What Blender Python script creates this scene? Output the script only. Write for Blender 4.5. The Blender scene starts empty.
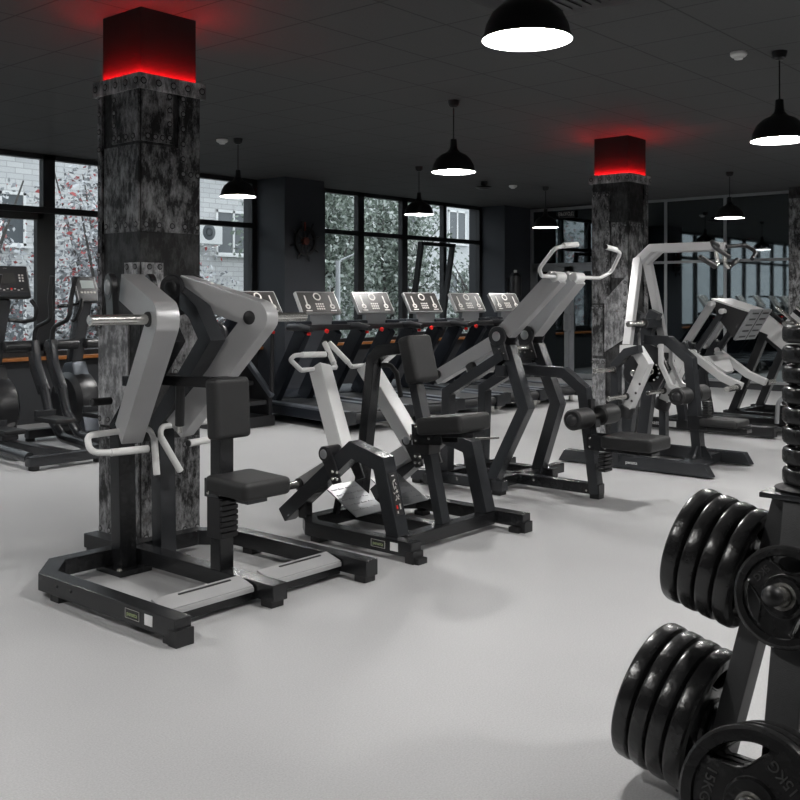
import bpy, bmesh, math, random
import numpy as np
from mathutils import Vector, Matrix

random.seed(7)
SC = bpy.context.scene
COL = SC.collection
PI = math.pi
V = Vector
XA, YA, ZA = V((1, 0, 0)), V((0, 1, 0)), V((0, 0, 1))

# ------------------------------------------------------------------ camera
CAM_H = 1.4
FPX = 989.0
CA, SA = math.cos(math.radians(40.7)), math.sin(math.radians(40.7))
cam_d = bpy.data.cameras.new('camera')
cam = bpy.data.objects.new('camera', cam_d)
COL.objects.link(cam)
cam.location = (0, 0, CAM_H)
cam.rotation_euler = (PI / 2, 0, math.atan2(SA, CA) - PI / 2)
cam_d.sensor_width = 36
cam_d.lens = FPX / 800 * 36
cam_d.shift_y = -0.125
cam_d.clip_start = 0.05
cam_d.clip_end = 200
SC.camera = cam
SC.view_settings.view_transform = 'Standard'
SC.view_settings.look = 'None'
SC.view_settings.gamma = 1
SC.view_settings.exposure = 0.0

# ------------------------------------------------------------------ shape helpers
def nb():
    return bmesh.new()

def merge(bm, t):
    me = bpy.data.meshes.new('t')
    t.to_mesh(me)
    bm.from_mesh(me)
    bpy.data.meshes.remove(me)
    t.free()

def bevel(t, off, seg=2):
    if off <= 0: return
    t.normal_update()
    es = [e for e in t.edges if len(e.link_faces) == 2 and e.calc_face_angle(0) > 0.6]
    if es:
        bmesh.ops.bevel(t, geom=es, offset=off, segments=seg, profile=0.6, affect='EDGES', clamp_overlap=True)

def obox(bm, c, s, rot=None, bev=0.004, seg=2):
    t = nb()
    bmesh.ops.create_cube(t, size=1)
    bmesh.ops.scale(t, vec=V(s), verts=t.verts)
    bevel(t, bev, seg)
    M = Matrix.Translation(V(c))
    if rot is not None: M = M @ rot.to_4x4()
    bmesh.ops.transform(t, matrix=M, verts=t.verts)
    merge(bm, t)
    return bm

def box(bm, x0, x1, y0, y1, z0, z1, bev=0.004, seg=2):
    return obox(bm, ((x0 + x1) / 2, (y0 + y1) / 2, (z0 + z1) / 2), (abs(x1 - x0), abs(y1 - y0), abs(z1 - z0)), None, bev, seg)

def basis(d, up=ZA):
    d = V(d).normalized()
    if abs(d.dot(up)) > 0.98: up = XA if abs(d.dot(XA)) < 0.9 else YA
    s = d.cross(up).normalized()
    u = s.cross(d).normalized()
    return Matrix((s, d, u)).transposed()      # local x = side, y = along, z = up

def bar(bm, p0, p1, w, h, bev=0.005, up=ZA, seg=2):
    p0, p1 = V(p0), V(p1)
    return obox(bm, (p0 + p1) / 2, (w, (p1 - p0).length, h), basis(p1 - p0, up), bev, seg)

def fillet2(pts, r, n=6):
    out = [pts[0]]
    for i in range(1, len(pts) - 1):
        a, b, c = pts[i - 1], pts[i], pts[i + 1]
        u, v = (a - b), (c - b)
        lu, lv = u.length, v.length
        u.normalize(); v.normalize()
        ang = u.angle(v)
        if ang > PI - 0.05 or r <= 0:
            out.append(b); continue
        t = min(r / math.tan(ang / 2), lu * 0.48, lv * 0.48)
        rr = t * math.tan(ang / 2)
        bis = (u + v).normalized()
        ctr = b + bis * (rr / math.sin(ang / 2))
        s, e = b + u * t - ctr, b + v * t - ctr
        tot = s.angle(e)
        for k in range(n + 1):
            f = k / n
            q = (s * math.sin((1 - f) * tot) + e * math.sin(f * tot)) / math.sin(tot)
            out.append(ctr + q)
    out.append(pts[-1])
    return out

def ribbon(bm, o, e1, e2, pts, th, w, bev=0.006, fil=0.0, seg=2):
    """rectangular tube swept along a flat polyline; th lies in the plane, w across it"""
    o, e1, e2 = V(o), V(e1).normalized(), V(e2).normalized()
    n = e1.cross(e2).normalized()
    P = [V((p[0], p[1])) for p in pts]
    orig = list(P)
    if fil > 0: P = fillet2(P, fil)
    L, R = [], []
    for i, p in enumerate(P):
        if i == 0: d0 = d1 = (P[1] - P[0]).normalized()
        elif i == len(P) - 1: d0 = d1 = (P[-1] - P[-2]).normalized()
        else: d0, d1 = (P[i] - P[i - 1]).normalized(), (P[i + 1] - P[i]).normalized()
        n0, n1 = V((-d0.y, d0.x)), V((-d1.y, d1.x))
        m = (n0 + n1)
        m = m.normalized() if m.length > 1e-6 else n0
        k = 1 / max(0.35, m.dot(n0))
        L.append(p + m * th / 2 * k); R.append(p - m * th / 2 * k)
    if 0 < fil < th / 2:      # keep the inside of a tight rounded corner as one sharp mitre
        for i in range(1, len(orig) - 1):
            a, b, c = orig[i - 1], orig[i], orig[i + 1]
            d0, d1 = (b - a).normalized(), (c - b).normalized()
            left = d0.x * d1.y - d0.y * d1.x > 0
            n0, n1 = V((-d0.y, d0.x)), V((-d1.y, d1.x))
            m = (n0 + n1).normalized()
            q = b + m * (th / 2 / max(0.35, m.dot(n0))) * (1 if left else -1)
            for k in range(len(P)):
                if 0 < k < len(P) - 1 and (P[k] - b).length < th * 0.9: (L if left else R)[k] = q.copy()
    t = nb()
    def mk(q, s): return t.verts.new(o + e1 * q.x + e2 * q.y + n * s * w / 2)
    rows = [[mk(L[i], 1), mk(R[i], 1), mk(R[i], -1), mk(L[i], -1)] for i in range(len(P))]
    for i in range(len(P) - 1):
        a, b = rows[i], rows[i + 1]
        for k in range(4):
            t.faces.new((a[k], a[(k + 1) % 4], b[(k + 1) % 4], b[k]))
    t.faces.new(rows[0]); t.faces.new(rows[-1][::-1])
    bmesh.ops.remove_doubles(t, verts=t.verts, dist=1e-5)
    bmesh.ops.recalc_face_normals(t, faces=t.faces)
    bevel(t, bev, seg)
    merge(bm, t)
    return bm

def side(bm, X, pts, th, w, bev=0.006, fil=0.0):
    """bent bar in the plane X = const; pts are (Y, Z)"""
    return ribbon(bm, (X, 0, 0), YA, ZA, pts, th, w, bev, fil)

def flat(bm, Z, pts, th, w, bev=0.006, fil=0.0):
    """bent bar lying in the plane Z = const; pts are (X, Y)"""
    return ribbon(bm, (0, 0, Z), XA, YA, pts, th, w, bev, fil)

def tube(bm, pts, r, fil=0.0, seg=12, nf=6, caps=True):
    P = [V(p) for p in pts]
    if fil > 0 and len(P) > 2: P = fillet2(P, fil, nf)
    t = nb()
    rows = []
    prev = None
    for i, p in enumerate(P):
        if i == 0: d = P[1] - P[0]
        elif i == len(P) - 1: d = P[-1] - P[-2]
        else: d = (P[i + 1] - P[i]).normalized() + (P[i] - P[i - 1]).normalized()
        d.normalize()
        if prev is None:
            a = d.cross(ZA if abs(d.z) < 0.9 else XA).normalized()
        else:
            a = (prev - d * prev.dot(d)).normalized()
        prev = a
        b = d.cross(a)
        rr = r[i] if isinstance(r, (list, tuple)) and len(r) == len(P) else (r if not isinstance(r, (list, tuple)) else r[0])
        rows.append([t.verts.new(p + (a * math.cos(2 * PI * k / seg) + b * math.sin(2 * PI * k / seg)) * rr) for k in range(seg)])
    for i in range(len(rows) - 1):
        for k in range(seg):
            t.faces.new((rows[i][k], rows[i][(k + 1) % seg], rows[i + 1][(k + 1) % seg], rows[i + 1][k]))
    if caps:
        t.faces.new(rows[0][::-1]); t.faces.new(rows[-1])
    bmesh.ops.recalc_face_normals(t, faces=t.faces)
    merge(bm, t)
    return bm

def lathe(bm, prof, o, axis=ZA, seg=32, closed=False):
    """prof: (radius, height along axis)"""
    o = V(o); axis = V(axis).normalized()
    a = axis.cross(XA if abs(axis.x) < 0.9 else YA).normalized()
    b = axis.cross(a)
    t = nb()
    rows = []
    for r, h in prof:
        if r < 1e-5:
            v = t.verts.new(o + axis * h); rows.append([v] * seg)
        else:
            rows.append([t.verts.new(o + axis * h + (a * math.cos(2 * PI * k / seg) + b * math.sin(2 * PI * k / seg)) * r) for k in range(seg)])
    pairs = list(zip(rows[:-1], rows[1:]))
    if closed: pairs.append((rows[-1], rows[0]))
    for A, B in pairs:
        for k in range(seg):
            vs = []
            for v in (A[k], A[(k + 1) % seg], B[(k + 1) % seg], B[k]):
                if v not in vs: vs.append(v)
            if len(vs) > 2: t.faces.new(vs)
    bmesh.ops.recalc_face_normals(t, faces=t.faces)
    merge(bm, t)
    return bm

def cyl(bm, p0, p1, r, seg=20, bev=0.002):
    p0, p1 = V(p0), V(p1)
    h = (p1 - p0).length
    b = min(bev, r * 0.4, h * 0.4)
    return lathe(bm, [(0, 0), (r - b, 0), (r, b), (r, h - b), (r - b, h), (0, h)], p0, p1 - p0, seg)

def dome(bm, c, axis, r, h, seg=12):
    pr = [(r * math.cos(PI / 2 * k / 4), h * math.sin(PI / 2 * k / 4)) for k in range(5)]
    pr[-1] = (0, h)
    return lathe(bm, [(0, 0)] + pr, c, axis, seg)

def prism(bm, o, e1, e2, poly, w, bev=0.003):
    """flat outline (in e1,e2) given thickness w centred on the plane"""
    o, e1, e2 = V(o), V(e1).normalized(), V(e2).normalized()
    n = e1.cross(e2).normalized()
    t = nb()
    f = [t.verts.new(o + e1 * p[0] + e2 * p[1] + n * w / 2) for p in poly]
    g = [t.verts.new(o + e1 * p[0] + e2 * p[1] - n * w / 2) for p in poly]
    t.faces.new(f); t.faces.new(g[::-1])
    for i in range(len(poly)):
        j = (i + 1) % len(poly)
        t.faces.new((f[j], f[i], g[i], g[j]))
    bmesh.ops.recalc_face_normals(t, faces=t.faces)
    bevel(t, bev, 2)
    merge(bm, t)
    return bm

def rotx(d): return Matrix.Rotation(math.radians(d), 3, 'X')
def roty(d): return Matrix.Rotation(math.radians(d), 3, 'Y')
def rotz(d): return Matrix.Rotation(math.radians(d), 3, 'Z')

# ------------------------------------------------------------------ object helpers
def world_loc(o):
    p = V((0, 0, 0))
    while o is not None:
        p += o.location; o = o.parent
    return p

def thing(name, label, cat, loc=(0, 0, 0), group=None):
    o = bpy.data.objects.new(name, None)
    COL.objects.link(o)
    o.empty_display_size = 0.1
    o.location = loc
    o['label'] = label; o['category'] = cat
    if group: o['group'] = group
    return o

def obj(name, bm, mat, parent=None, label=None, sharp=0.6, origin=None, extra=()):
    bmesh.ops.remove_doubles(bm, verts=bm.verts, dist=1e-6)
    bm.normal_update()
    for f in bm.faces: f.smooth = True
    for e in bm.edges:
        if len(e.link_faces) == 2 and e.calc_face_angle(0) > sharp: e.smooth = False
    off = world_loc(parent) if parent is not None else V((0, 0, 0))
    if origin is not None: off = off + (V(origin) - off)
    for v in bm.verts: v.co -= off
    me = bpy.data.meshes.new(name)
    bm.to_mesh(me); bm.free()
    me.materials.append(mat)
    for m_ in extra: me.materials.append(m_)
    o = bpy.data.objects.new(name, me)
    COL.objects.link(o)
    wn = o.modifiers.new('normals', 'WEIGHTED_NORMAL'); wn.keep_sharp = True
    if parent is not None: o.parent = parent
    if origin is not None:
        o.location = V(origin) - (world_loc(parent) if parent is not None else V((0, 0, 0)))
    if label: o['label'] = label
    return o

def tag(o, label, cat, group=None):
    o['label'] = label; o['category'] = cat
    if group: o['group'] = group
    return o

def struct(name, bm, mat, parent=None):
    o = obj(name, bm, mat, parent)
    if parent is None: o['kind'] = 'structure'
    return o

def kids(o): return [c for c in COL.objects if c.parent is o]

def dup(o, loc=None, label=None, parent=None, rz=None):
    c = o.copy()
    COL.objects.link(c)
    if parent is not None: c.parent = parent
    if loc is not None: c.location = loc
    if rz is not None: c.rotation_euler = (0, 0, rz)
    if label: c['label'] = label
    for ch in kids(o):
        dup(ch, parent=c)
    return c

def text(name, body, size, M, mat, parent, ext=0.0008, label=None):
    cu = bpy.data.curves.new(name, 'FONT')
    cu.body = body; cu.size = size; cu.extrude = ext
    cu.align_x = 'CENTER'; cu.align_y = 'CENTER'
    to = bpy.data.objects.new(name, cu)
    COL.objects.link(to)
    bpy.context.view_layer.update()
    me = bpy.data.meshes.new_from_object(to.evaluated_get(bpy.context.evaluated_depsgraph_get()))
    bpy.data.objects.remove(to); bpy.data.curves.remove(cu)
    me.name = name
    me.transform(M)
    if parent is not None: me.transform(Matrix.Translation(-world_loc(parent)))
    me.materials.clear(); me.materials.append(mat)
    o = bpy.data.objects.new(name, me)
    COL.objects.link(o)
    if parent is not None: o.parent = parent
    if label: o['label'] = label
    return o

def face_matrix(o, right, up):
    """text frame: reads along `right`, top towards `up`, at point o"""
    r, u = V(right).normalized(), V(up).normalized()
    n = r.cross(u).normalized()
    M = Matrix((r, u, n)).transposed().to_4x4()
    M.translation = V(o)
    return M

# a point seen in a survey direction, on the plane X = c or Z = c
def onX(c, px, py):
    t, v = (px - 400) / FPX, (300 - py) / FPX
    d = c / (CA + SA * t)
    return V((c, d * (SA - CA * t), CAM_H + d * v))

def YZ(c, *pp): return [(q.y, q.z) for q in (onX(c, x, y) for x, y in pp)]

# ------------------------------------------------------------------ materials
def newmat(name):
    m = bpy.data.materials.new(name); m.use_nodes = True
    nt = m.node_tree
    return m, nt, nt.nodes['Principled BSDF'], nt.nodes, nt.links

def simple(name, col, rough=0.5, metal=0.0, var=0.0, scale=20, bump=0.0, bscale=200, coat=0.0, spec=0.5):
    m, nt, p, N, L = newmat(name)
    if isinstance(col, (int, float)): col = (col, col, col)
    p.inputs['Roughness'].default_value = rough
    p.inputs['Metallic'].default_value = metal
    p.inputs['Specular IOR Level'].default_value = spec
    if coat: p.inputs['Coat Weight'].default_value = coat
    tc = N.new('ShaderNodeTexCoord')
    nz = N.new('ShaderNodeTexNoise'); nz.inputs['Scale'].default_value = scale; nz.inputs['Detail'].default_value = 4
    L.new(tc.outputs['Object'], nz.inputs['Vector'])
    r = N.new('ShaderNodeMapRange')
    r.inputs['To Min'].default_value = 1 - var; r.inputs['To Max'].default_value = 1 + var
    L.new(nz.outputs['Fac'], r.inputs['Value'])
    mx = N.new('ShaderNodeVectorMath'); mx.operation = 'SCALE'
    mx.inputs[0].default_value = col
    L.new(r.outputs['Result'], mx.inputs['Scale'])
    L.new(mx.outputs['Vector'], p.inputs['Base Color'])
    if bump:
        n2 = N.new('ShaderNodeTexNoise'); n2.inputs['Scale'].default_value = bscale
        L.new(tc.outputs['Object'], n2.inputs['Vector'])
        b = N.new('ShaderNodeBump'); b.inputs['Strength'].default_value = bump; b.inputs['Distance'].default_value = 0.01
        L.new(n2.outputs['Fac'], b.inputs['Height'])
        L.new(b.outputs['Normal'], p.inputs['Normal'])
    return m

def emit(name, col, s):
    m, nt, p, N, L = newmat(name)
    p.inputs['Base Color'].default_value = (*col, 1)
    p.inputs['Emission Color'].default_value = (*col, 1)
    p.inputs['Emission Strength'].default_value = s
    return m

M = {}
M['frame'] = simple('black powder coat', (0.015, 0.0155, 0.017), 0.25, 0.1, 0.12, 30, 0.05, 600)
M['frame2'] = simple('graphite powder coat', (0.036, 0.038, 0.042), 0.25, 0.2, 0.1, 30, 0.05, 600)
M['silver'] = simple('silver paint', (0.47, 0.47, 0.475), 0.34, 0.3, 0.04, 12)
M['pale'] = simple('pale silver paint', (0.70, 0.70, 0.70), 0.36, 0.1, 0.03, 12)
M['white'] = simple('white grip', (0.78, 0.78, 0.77), 0.4, 0.0, 0.03, 30)
M['chrome'] = simple('brushed steel', (0.64, 0.63, 0.60), 0.24, 0.92, 0.05, 60)
M['rubber'] = simple('black rubber', (0.012, 0.012, 0.013), 0.45, 0, 0.15, 40)
M['foam'] = simple('black foam roller', (0.011, 0.011, 0.0115), 0.5, 0, 0.1, 60, 0.1, 500)
M['leather'] = simple('black upholstery', (0.012, 0.012, 0.0125), 0.55, 0, 0.1, 60, 0.18, 420)
M['plate'] = simple('glossy rubber plate', (0.014, 0.014, 0.0145), 0.27, 0, 0.3, 14, 0.22, 30)
M['mark'] = simple('raised plate marking', (0.05, 0.05, 0.05), 0.35)
M['rivet'] = simple('worn rivet steel', (0.22, 0.22, 0.225), 0.4, 0.3, 0.2, 60)
M['grime'] = simple('dark grime', (0.018, 0.018, 0.018), 0.8)
M['tree'] = simple('dark grey plate tree paint', (0.055, 0.056, 0.058), 0.45, 0.1, 0.12, 60, 0.1, 300)
M['plastic'] = simple('black plastic', (0.018, 0.018, 0.02), 0.35, 0, 0.1, 20)
M['tread_dark'] = simple('treadmill blue black', (0.015, 0.018, 0.025), 0.36, 0.2, 0.08, 20)
M['belt'] = simple('running belt', (0.03, 0.031, 0.033), 0.6, 0, 0.1, 60, 0.1, 500)
M['rail'] = simple('grey deck rail', (0.15, 0.165, 0.19), 0.35, 0.4, 0.06, 20)
M['console'] = simple('console face', (0.03, 0.028, 0.027), 0.38, 0, 0.1, 20)
M['console_side'] = simple('console silver', (0.42, 0.42, 0.42), 0.35, 0.4, 0.04, 20)
M['print'] = simple('pale print', (0.62, 0.60, 0.57), 0.5)
M['white_print'] = simple('white print', (0.8, 0.8, 0.8), 0.5)
M['lcd'] = simple('grey display', (0.42, 0.47, 0.46), 0.2, 0, 0.05)
M['red'] = simple('red plastic', (0.75, 0.015, 0.012), 0.35)
M['yellow'] = simple('yellow sticker', (0.75, 0.5, 0.05), 0.5)
M['green_print'] = simple('green print', (0.35, 0.42, 0.22), 0.5)
M['wood'] = simple('orange wood sill', (0.42, 0.15, 0.035), 0.4, 0, 0.25, 9)
M['wall'] = simple('charcoal wall paint', (0.028, 0.030, 0.034), 0.6, 0, 0.08, 3)
M['pillar'] = simple('slate wall paint', (0.030, 0.034, 0.042), 0.6, 0, 0.06, 3)
M['winframe'] = simple('dark window frame', (0.018, 0.019, 0.021), 0.4, 0.1, 0.1, 8)
M['shade'] = simple('black lamp enamel', (0.008, 0.008, 0.009), 0.4, 0.1, 0.05)
M['shade_in'] = simple('white lamp enamel', (0.85, 0.85, 0.85), 0.4)
M['lamp'] = emit('lamp light', (1.0, 0.985, 0.96), 165.0)
M['led'] = emit('red led', (1.0, 0.008, 0.011), 300.0)
M['alu'] = simple('grey aluminium', (0.33, 0.34, 0.35), 0.4, 0.5, 0.04)
M['detector'] = simple('white plastic', (0.75, 0.75, 0.74), 0.4)
M['blackshaft'] = simple('matt black casing', (0.022, 0.022, 0.0225), 0.8, 0, 0.1, 5, spec=0.1)

def mirror_mat():
    m, nt, p, N, L = newmat('tinted mirror')
    p.inputs['Base Color'].default_value = (0.22, 0.25, 0.26, 1)
    p.inputs['Metallic'].default_value = 1
    p.inputs['Roughness'].default_value = 0.025
    return m
M['mirror'] = mirror_mat()

def glass_mat():
    m, nt, p, N, L = newmat('window glass')
    N.remove(p)
    out = N['Material Output']
    tr = N.new('ShaderNodeBsdfTransparent'); tr.inputs['Color'].default_value = (0.93, 0.95, 0.95, 1)
    gl = N.new('ShaderNodeBsdfGlossy'); gl.inputs['Roughness'].default_value = 0.02
    lw = N.new('ShaderNodeLayerWeight'); lw.inputs['Blend'].default_value = 0.5
    pw = N.new('ShaderNodeMath'); pw.operation = 'POWER'; pw.inputs[1].default_value = 4
    L.new(lw.outputs['Facing'], pw.inputs[0])
    fr = N.new('ShaderNodeMapRange'); fr.inputs['To Min'].default_value = 0.03; fr.inputs['To Max'].default_value = 0.5
    L.new(pw.outputs[0], fr.inputs['Value'])
    mx = N.new('ShaderNodeMixShader')
    L.new(fr.outputs['Result'], mx.inputs['Fac'])
    L.new(tr.outputs['BSDF'], mx.inputs[1]); L.new(gl.outputs['BSDF'], mx.inputs[2])
    L.new(mx.outputs['Shader'], out.inputs['Surface'])
    return m
M['glass'] = glass_mat()

def floor_mat():
    m, nt, p, N, L = newmat('pale grey rubber floor')
    g = N.new('ShaderNodeNewGeometry')
    a = N.new('ShaderNodeTexNoise'); a.inputs['Scale'].default_value = 160; a.inputs['Detail'].default_value = 3
    b = N.new('ShaderNodeTexNoise'); b.inputs['Scale'].default_value = 1.3; b.inputs['Detail'].default_value = 5
    for n in (a, b): L.new(g.outputs['Position'], n.inputs['Vector'])
    r1 = N.new('ShaderNodeMapRange'); r1.inputs['To Min'].default_value = 0.74; r1.inputs['To Max'].default_value = 1.26
    r2 = N.new('ShaderNodeMapRange'); r2.inputs['To Min'].default_value = 0.93; r2.inputs['To Max'].default_value = 1.07
    L.new(a.outputs['Fac'], r1.inputs['Value']); L.new(b.outputs['Fac'], r2.inputs['Value'])
    mu = N.new('ShaderNodeMath'); mu.operation = 'MULTIPLY'
    L.new(r1.outputs['Result'], mu.inputs[0]); L.new(r2.outputs['Result'], mu.inputs[1])
    vm = N.new('ShaderNodeVectorMath'); vm.operation = 'SCALE'; vm.inputs[0].default_value = (0.43, 0.43, 0.435)
    L.new(mu.outputs['Value'], vm.inputs['Scale'])
    L.new(vm.outputs['Vector'], p.inputs['Base Color'])
    p.inputs['Roughness'].default_value = 0.5
    p.inputs['Specular IOR Level'].default_value = 0.35
    return m
M['floor'] = floor_mat()

def ceiling_mat():
    m, nt, p, N, L = newmat('black ceiling tiles')
    g = N.new('ShaderNodeNewGeometry')
    sp = N.new('ShaderNodeSeparateXYZ'); L.new(g.outputs['Position'], sp.inputs['Vector'])
    def line(sock, off):
        a = N.new('ShaderNodeMath'); a.operation = 'SUBTRACT'; L.new(sock, a.inputs[0]); a.inputs[1].default_value = off
        b = N.new('ShaderNodeMath'); b.operation = 'PINGPONG'; L.new(a.outputs[0], b.inputs[0]); b.inputs[1].default_value = 0.3
        c = N.new('ShaderNodeMath'); c.operation = 'LESS_THAN'; L.new(b.outputs[0], c.inputs[0]); c.inputs[1].default_value = 0.006
        return c
    l1, l2 = line(sp.outputs['X'], 5.33), line(sp.outputs['Y'], 3.10)
    mx = N.new('ShaderNodeMath'); mx.operation = 'MAXIMUM'
    L.new(l1.outputs[0], mx.inputs[0]); L.new(l2.outputs[0], mx.inputs[1])
    nz = N.new('ShaderNodeTexNoise'); nz.inputs['Scale'].default_value = 90; L.new(g.outputs['Position'], nz.inputs['Vector'])
    r = N.new('ShaderNodeMapRange'); r.inputs['To Min'].default_value = 0.8; r.inputs['To Max'].default_value = 1.2
    L.new(nz.outputs['Fac'], r.inputs['Value'])
    vm = N.new('ShaderNodeVectorMath'); vm.operation = 'SCALE'; vm.inputs[0].default_value = (0.056, 0.057, 0.058)
    L.new(r.outputs['Result'], vm.inputs['Scale'])
    mc = N.new('ShaderNodeMix'); mc.data_type = 'RGBA'
    L.new(mx.outputs[0], mc.inputs[0]); L.new(vm.outputs['Vector'], mc.inputs[6]); mc.inputs[7].default_value = (0.012, 0.012, 0.012, 1)
    L.new(mc.outputs[2], p.inputs['Base Color'])
    p.inputs['Roughness'].default_value = 0.75
    return m
M['ceiling'] = ceiling_mat()

def steel_mat(name, lo, hi, rust):
    m, nt, p, N, L = newmat(name)
    tc = N.new('ShaderNodeTexCoord')
    mp = N.new('ShaderNodeMapping'); mp.inputs['Scale'].default_value = (1, 1, 0.35)
    L.new(tc.outputs['Object'], mp.inputs['Vector'])
    a = N.new('ShaderNodeTexNoise'); a.inputs['Scale'].default_value = 24; a.inputs['Detail'].default_value = 10; a.inputs['Roughness'].default_value = 0.8
    L.new(mp.outputs['Vector'], a.inputs['Vector'])
    mp.inputs['Scale'].default_value = (1, 1, 0.42)
    big = N.new('ShaderNodeTexNoise'); big.inputs['Scale'].default_value = 7; big.inputs['Detail'].default_value = 3
    L.new(tc.outputs['Object'], big.inputs['Vector'])
    ad = N.new('ShaderNodeMath'); ad.operation = 'MULTIPLY_ADD'; ad.inputs[1].default_value = 0.40
    L.new(big.outputs['Fac'], ad.inputs[0])
    hf = N.new('ShaderNodeMath'); hf.operation = 'MULTIPLY_ADD'; hf.inputs[1].default_value = 1.0; hf.inputs[2].default_value = -0.20
    L.new(a.outputs['Fac'], hf.inputs[0]); L.new(hf.outputs[0], ad.inputs[2])
    cr = N.new('ShaderNodeValToRGB')
    cr.color_ramp.elements[0].position = 0.43; cr.color_ramp.elements[0].color = (lo, lo, lo * 1.03, 1)
    cr.color_ramp.elements[1].position = 0.645; cr.color_ramp.elements[1].color = (hi, hi, hi * 1.02, 1)
    L.new(ad.outputs[0], cr.inputs['Fac'])
    b = N.new('ShaderNodeTexNoise'); b.inputs['Scale'].default_value = 9; b.inputs['Detail'].default_value = 7
    L.new(tc.outputs['Object'], b.inputs['Vector'])
    r = N.new('ShaderNodeMapRange'); r.inputs['From Min'].default_value = 0.67; r.inputs['From Max'].default_value = 0.76
    r.inputs['To Max'].default_value = rust
    L.new(b.outputs['Fac'], r.inputs['Value'])
    mc = N.new('ShaderNodeMix'); mc.data_type = 'RGBA'
    L.new(r.outputs['Result'], mc.inputs[0]); L.new(cr.outputs['Color'], mc.inputs[6]); mc.inputs[7].default_value = (0.10, 0.045, 0.018, 1)
    L.new(mc.outputs[2], p.inputs['Base Color'])
    p.inputs['Metallic'].default_value = 0.15
    p.inputs['Roughness'].default_value = 0.5
    bp = N.new('ShaderNodeBump'); bp.inputs['Strength'].default_value = 0.35; bp.inputs['Distance'].default_value = 0.002
    L.new(a.outputs['Fac'], bp.inputs['Height']); L.new(bp.outputs['Normal'], p.inputs['Normal'])
    return m
M['steel'] = steel_mat('weathered dark steel', 0.010, 0.38, 0.3)
M['steel_pale'] = steel_mat('weathered pale steel', 0.13, 0.66, 0.75)
M['steel_dark'] = steel_mat('blackened steel', 0.008, 0.075, 0.3)

def brick_mat():
    m, nt, p, N, L = newmat('pale brick facade')
    tc = N.new('ShaderNodeTexCoord')
    mp = N.new('ShaderNodeMapping'); mp.inputs['Rotation'].default_value = (PI / 2, 0, 0)
    L.new(tc.outputs['Object'], mp.inputs['Vector'])
    br = N.new('ShaderNodeTexBrick'); br.inputs['Scale'].default_value = 1.0
    br.inputs['Brick Width'].default_value = 0.5; br.inputs['Row Height'].default_value = 0.16; br.inputs['Mortar Size'].default_value = 0.012
    br.inputs['Color1'].default_value = (0.62, 0.62, 0.62, 1); br.inputs['Color2'].default_value = (0.52, 0.52, 0.53, 1); br.inputs['Mortar'].default_value = (0.4, 0.4, 0.4, 1)
    L.new(mp.outputs['Vector'], br.inputs['Vector'])
    L.new(br.outputs['Color'], p.inputs['Base Color'])
    p.inputs['Roughness'].default_value = 0.9
    return m
M['brick'] = brick_mat()
M['plaster'] = simple('pale plaster', (0.56, 0.57, 0.58), 0.9, 0, 0.06, 1.5)
M['darkpane'] = simple('dark house pane', (0.10, 0.11, 0.12), 0.15)
M['white_frame'] = simple('white window frame', (0.75, 0.75, 0.75), 0.5)
M['asphalt'] = simple('grey ground', (0.16, 0.17, 0.16), 0.9, 0, 0.2, 1)
M['bark'] = simple('grey bark', (0.09, 0.085, 0.08), 0.9, 0, 0.3, 8)

def leaf_mat(name, cols):
    m, nt, p, N, L = newmat(name)
    g = N.new('ShaderNodeNewGeometry')
    cr = N.new('ShaderNodeValToRGB'); cr.color_ramp.interpolation = 'CONSTANT'
    els = cr.color_ramp.elements
    for i, (pos, c) in enumerate(cols):
        if i < 2: e = els[i]; e.position = pos
        else: e = els.new(pos)
        e.color = (*c, 1)
    L.new(g.outputs['Random Per Island'], cr.inputs['Fac'])
    L.new(cr.outputs['Color'], p.inputs['Base Color'])
    p.inputs['Roughness'].default_value = 0.7
    return m
M['leaf_green'] = leaf_mat('muted green leaves', [(0, (0.13, 0.16, 0.13)), (0.3, (0.22, 0.26, 0.22)), (0.6, (0.34, 0.38, 0.35)), (0.85, (0.5, 0.53, 0.51))])
M['leaf_red'] = leaf_mat('grey and red leaves', [(0, (0.24, 0.25, 0.26)), (0.28, (0.40, 0.41, 0.43)), (0.58, (0.56, 0.57, 0.59)), (0.86, (0.42, 0.10, 0.10)), (0.95, (0.5, 0.22, 0.22))])
# ------------------------------------------------------------------ room shell
CZ = 3.07            # ceiling height
WY = 10.45           # window wall
BX = 15.3            # mirror wall
X0, Y0 = -3.6, -3.4
struct('floor', box(nb(), X0, BX + 0.2, Y0, WY + 0.3, -0.12, 0, 0), M['floor'])
struct('ceiling', box(nb(), X0, BX + 0.2, Y0, WY + 0.3, CZ, CZ + 0.15, 0), M['ceiling'])
struct('wall_back', box(nb(), BX, BX + 0.2, Y0, WY + 0.3, 0, CZ, 0), M['wall'])
struct('wall_front', box(nb(), X0 - 0.2, X0, Y0, WY + 0.3, 0, CZ, 0), M['wall'])
struct('wall_right', box(nb(), X0, BX, Y0 - 0.2, Y0, 0, CZ, 0), M['wall'])
bm = nb()
box(bm, X0, BX, WY, WY + 0.3, 0, 0.72, 0)
box(bm, 9.12, 10.44, WY, WY + 0.3, 0.72, CZ, 0)
box(bm, 14.42, BX, WY, WY + 0.3, 0.72, CZ, 0)
struct('wall_left', bm, M['wall'])
bm = nb()
box(bm, 9.12, 9.87, 9.9, WY, 0, CZ, 0.004)
struct('wall_pillar', bm, M['pillar'])
bm = nb()
box(bm, 14.42, BX, 9.97, WY, 0, CZ, 0.004)
struct('wall_corner', bm, M['pillar'])
struct('trim_1', box(nb(), X0, 9.12, WY - 0.12, WY + 0.16, 0.72, 0.757, 0.004), M['wood'])
struct('trim_2', box(nb(), 9.87, 14.42, WY - 0.12, WY + 0.16, 0.72, 0.757, 0.004), M['wood'])

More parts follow.
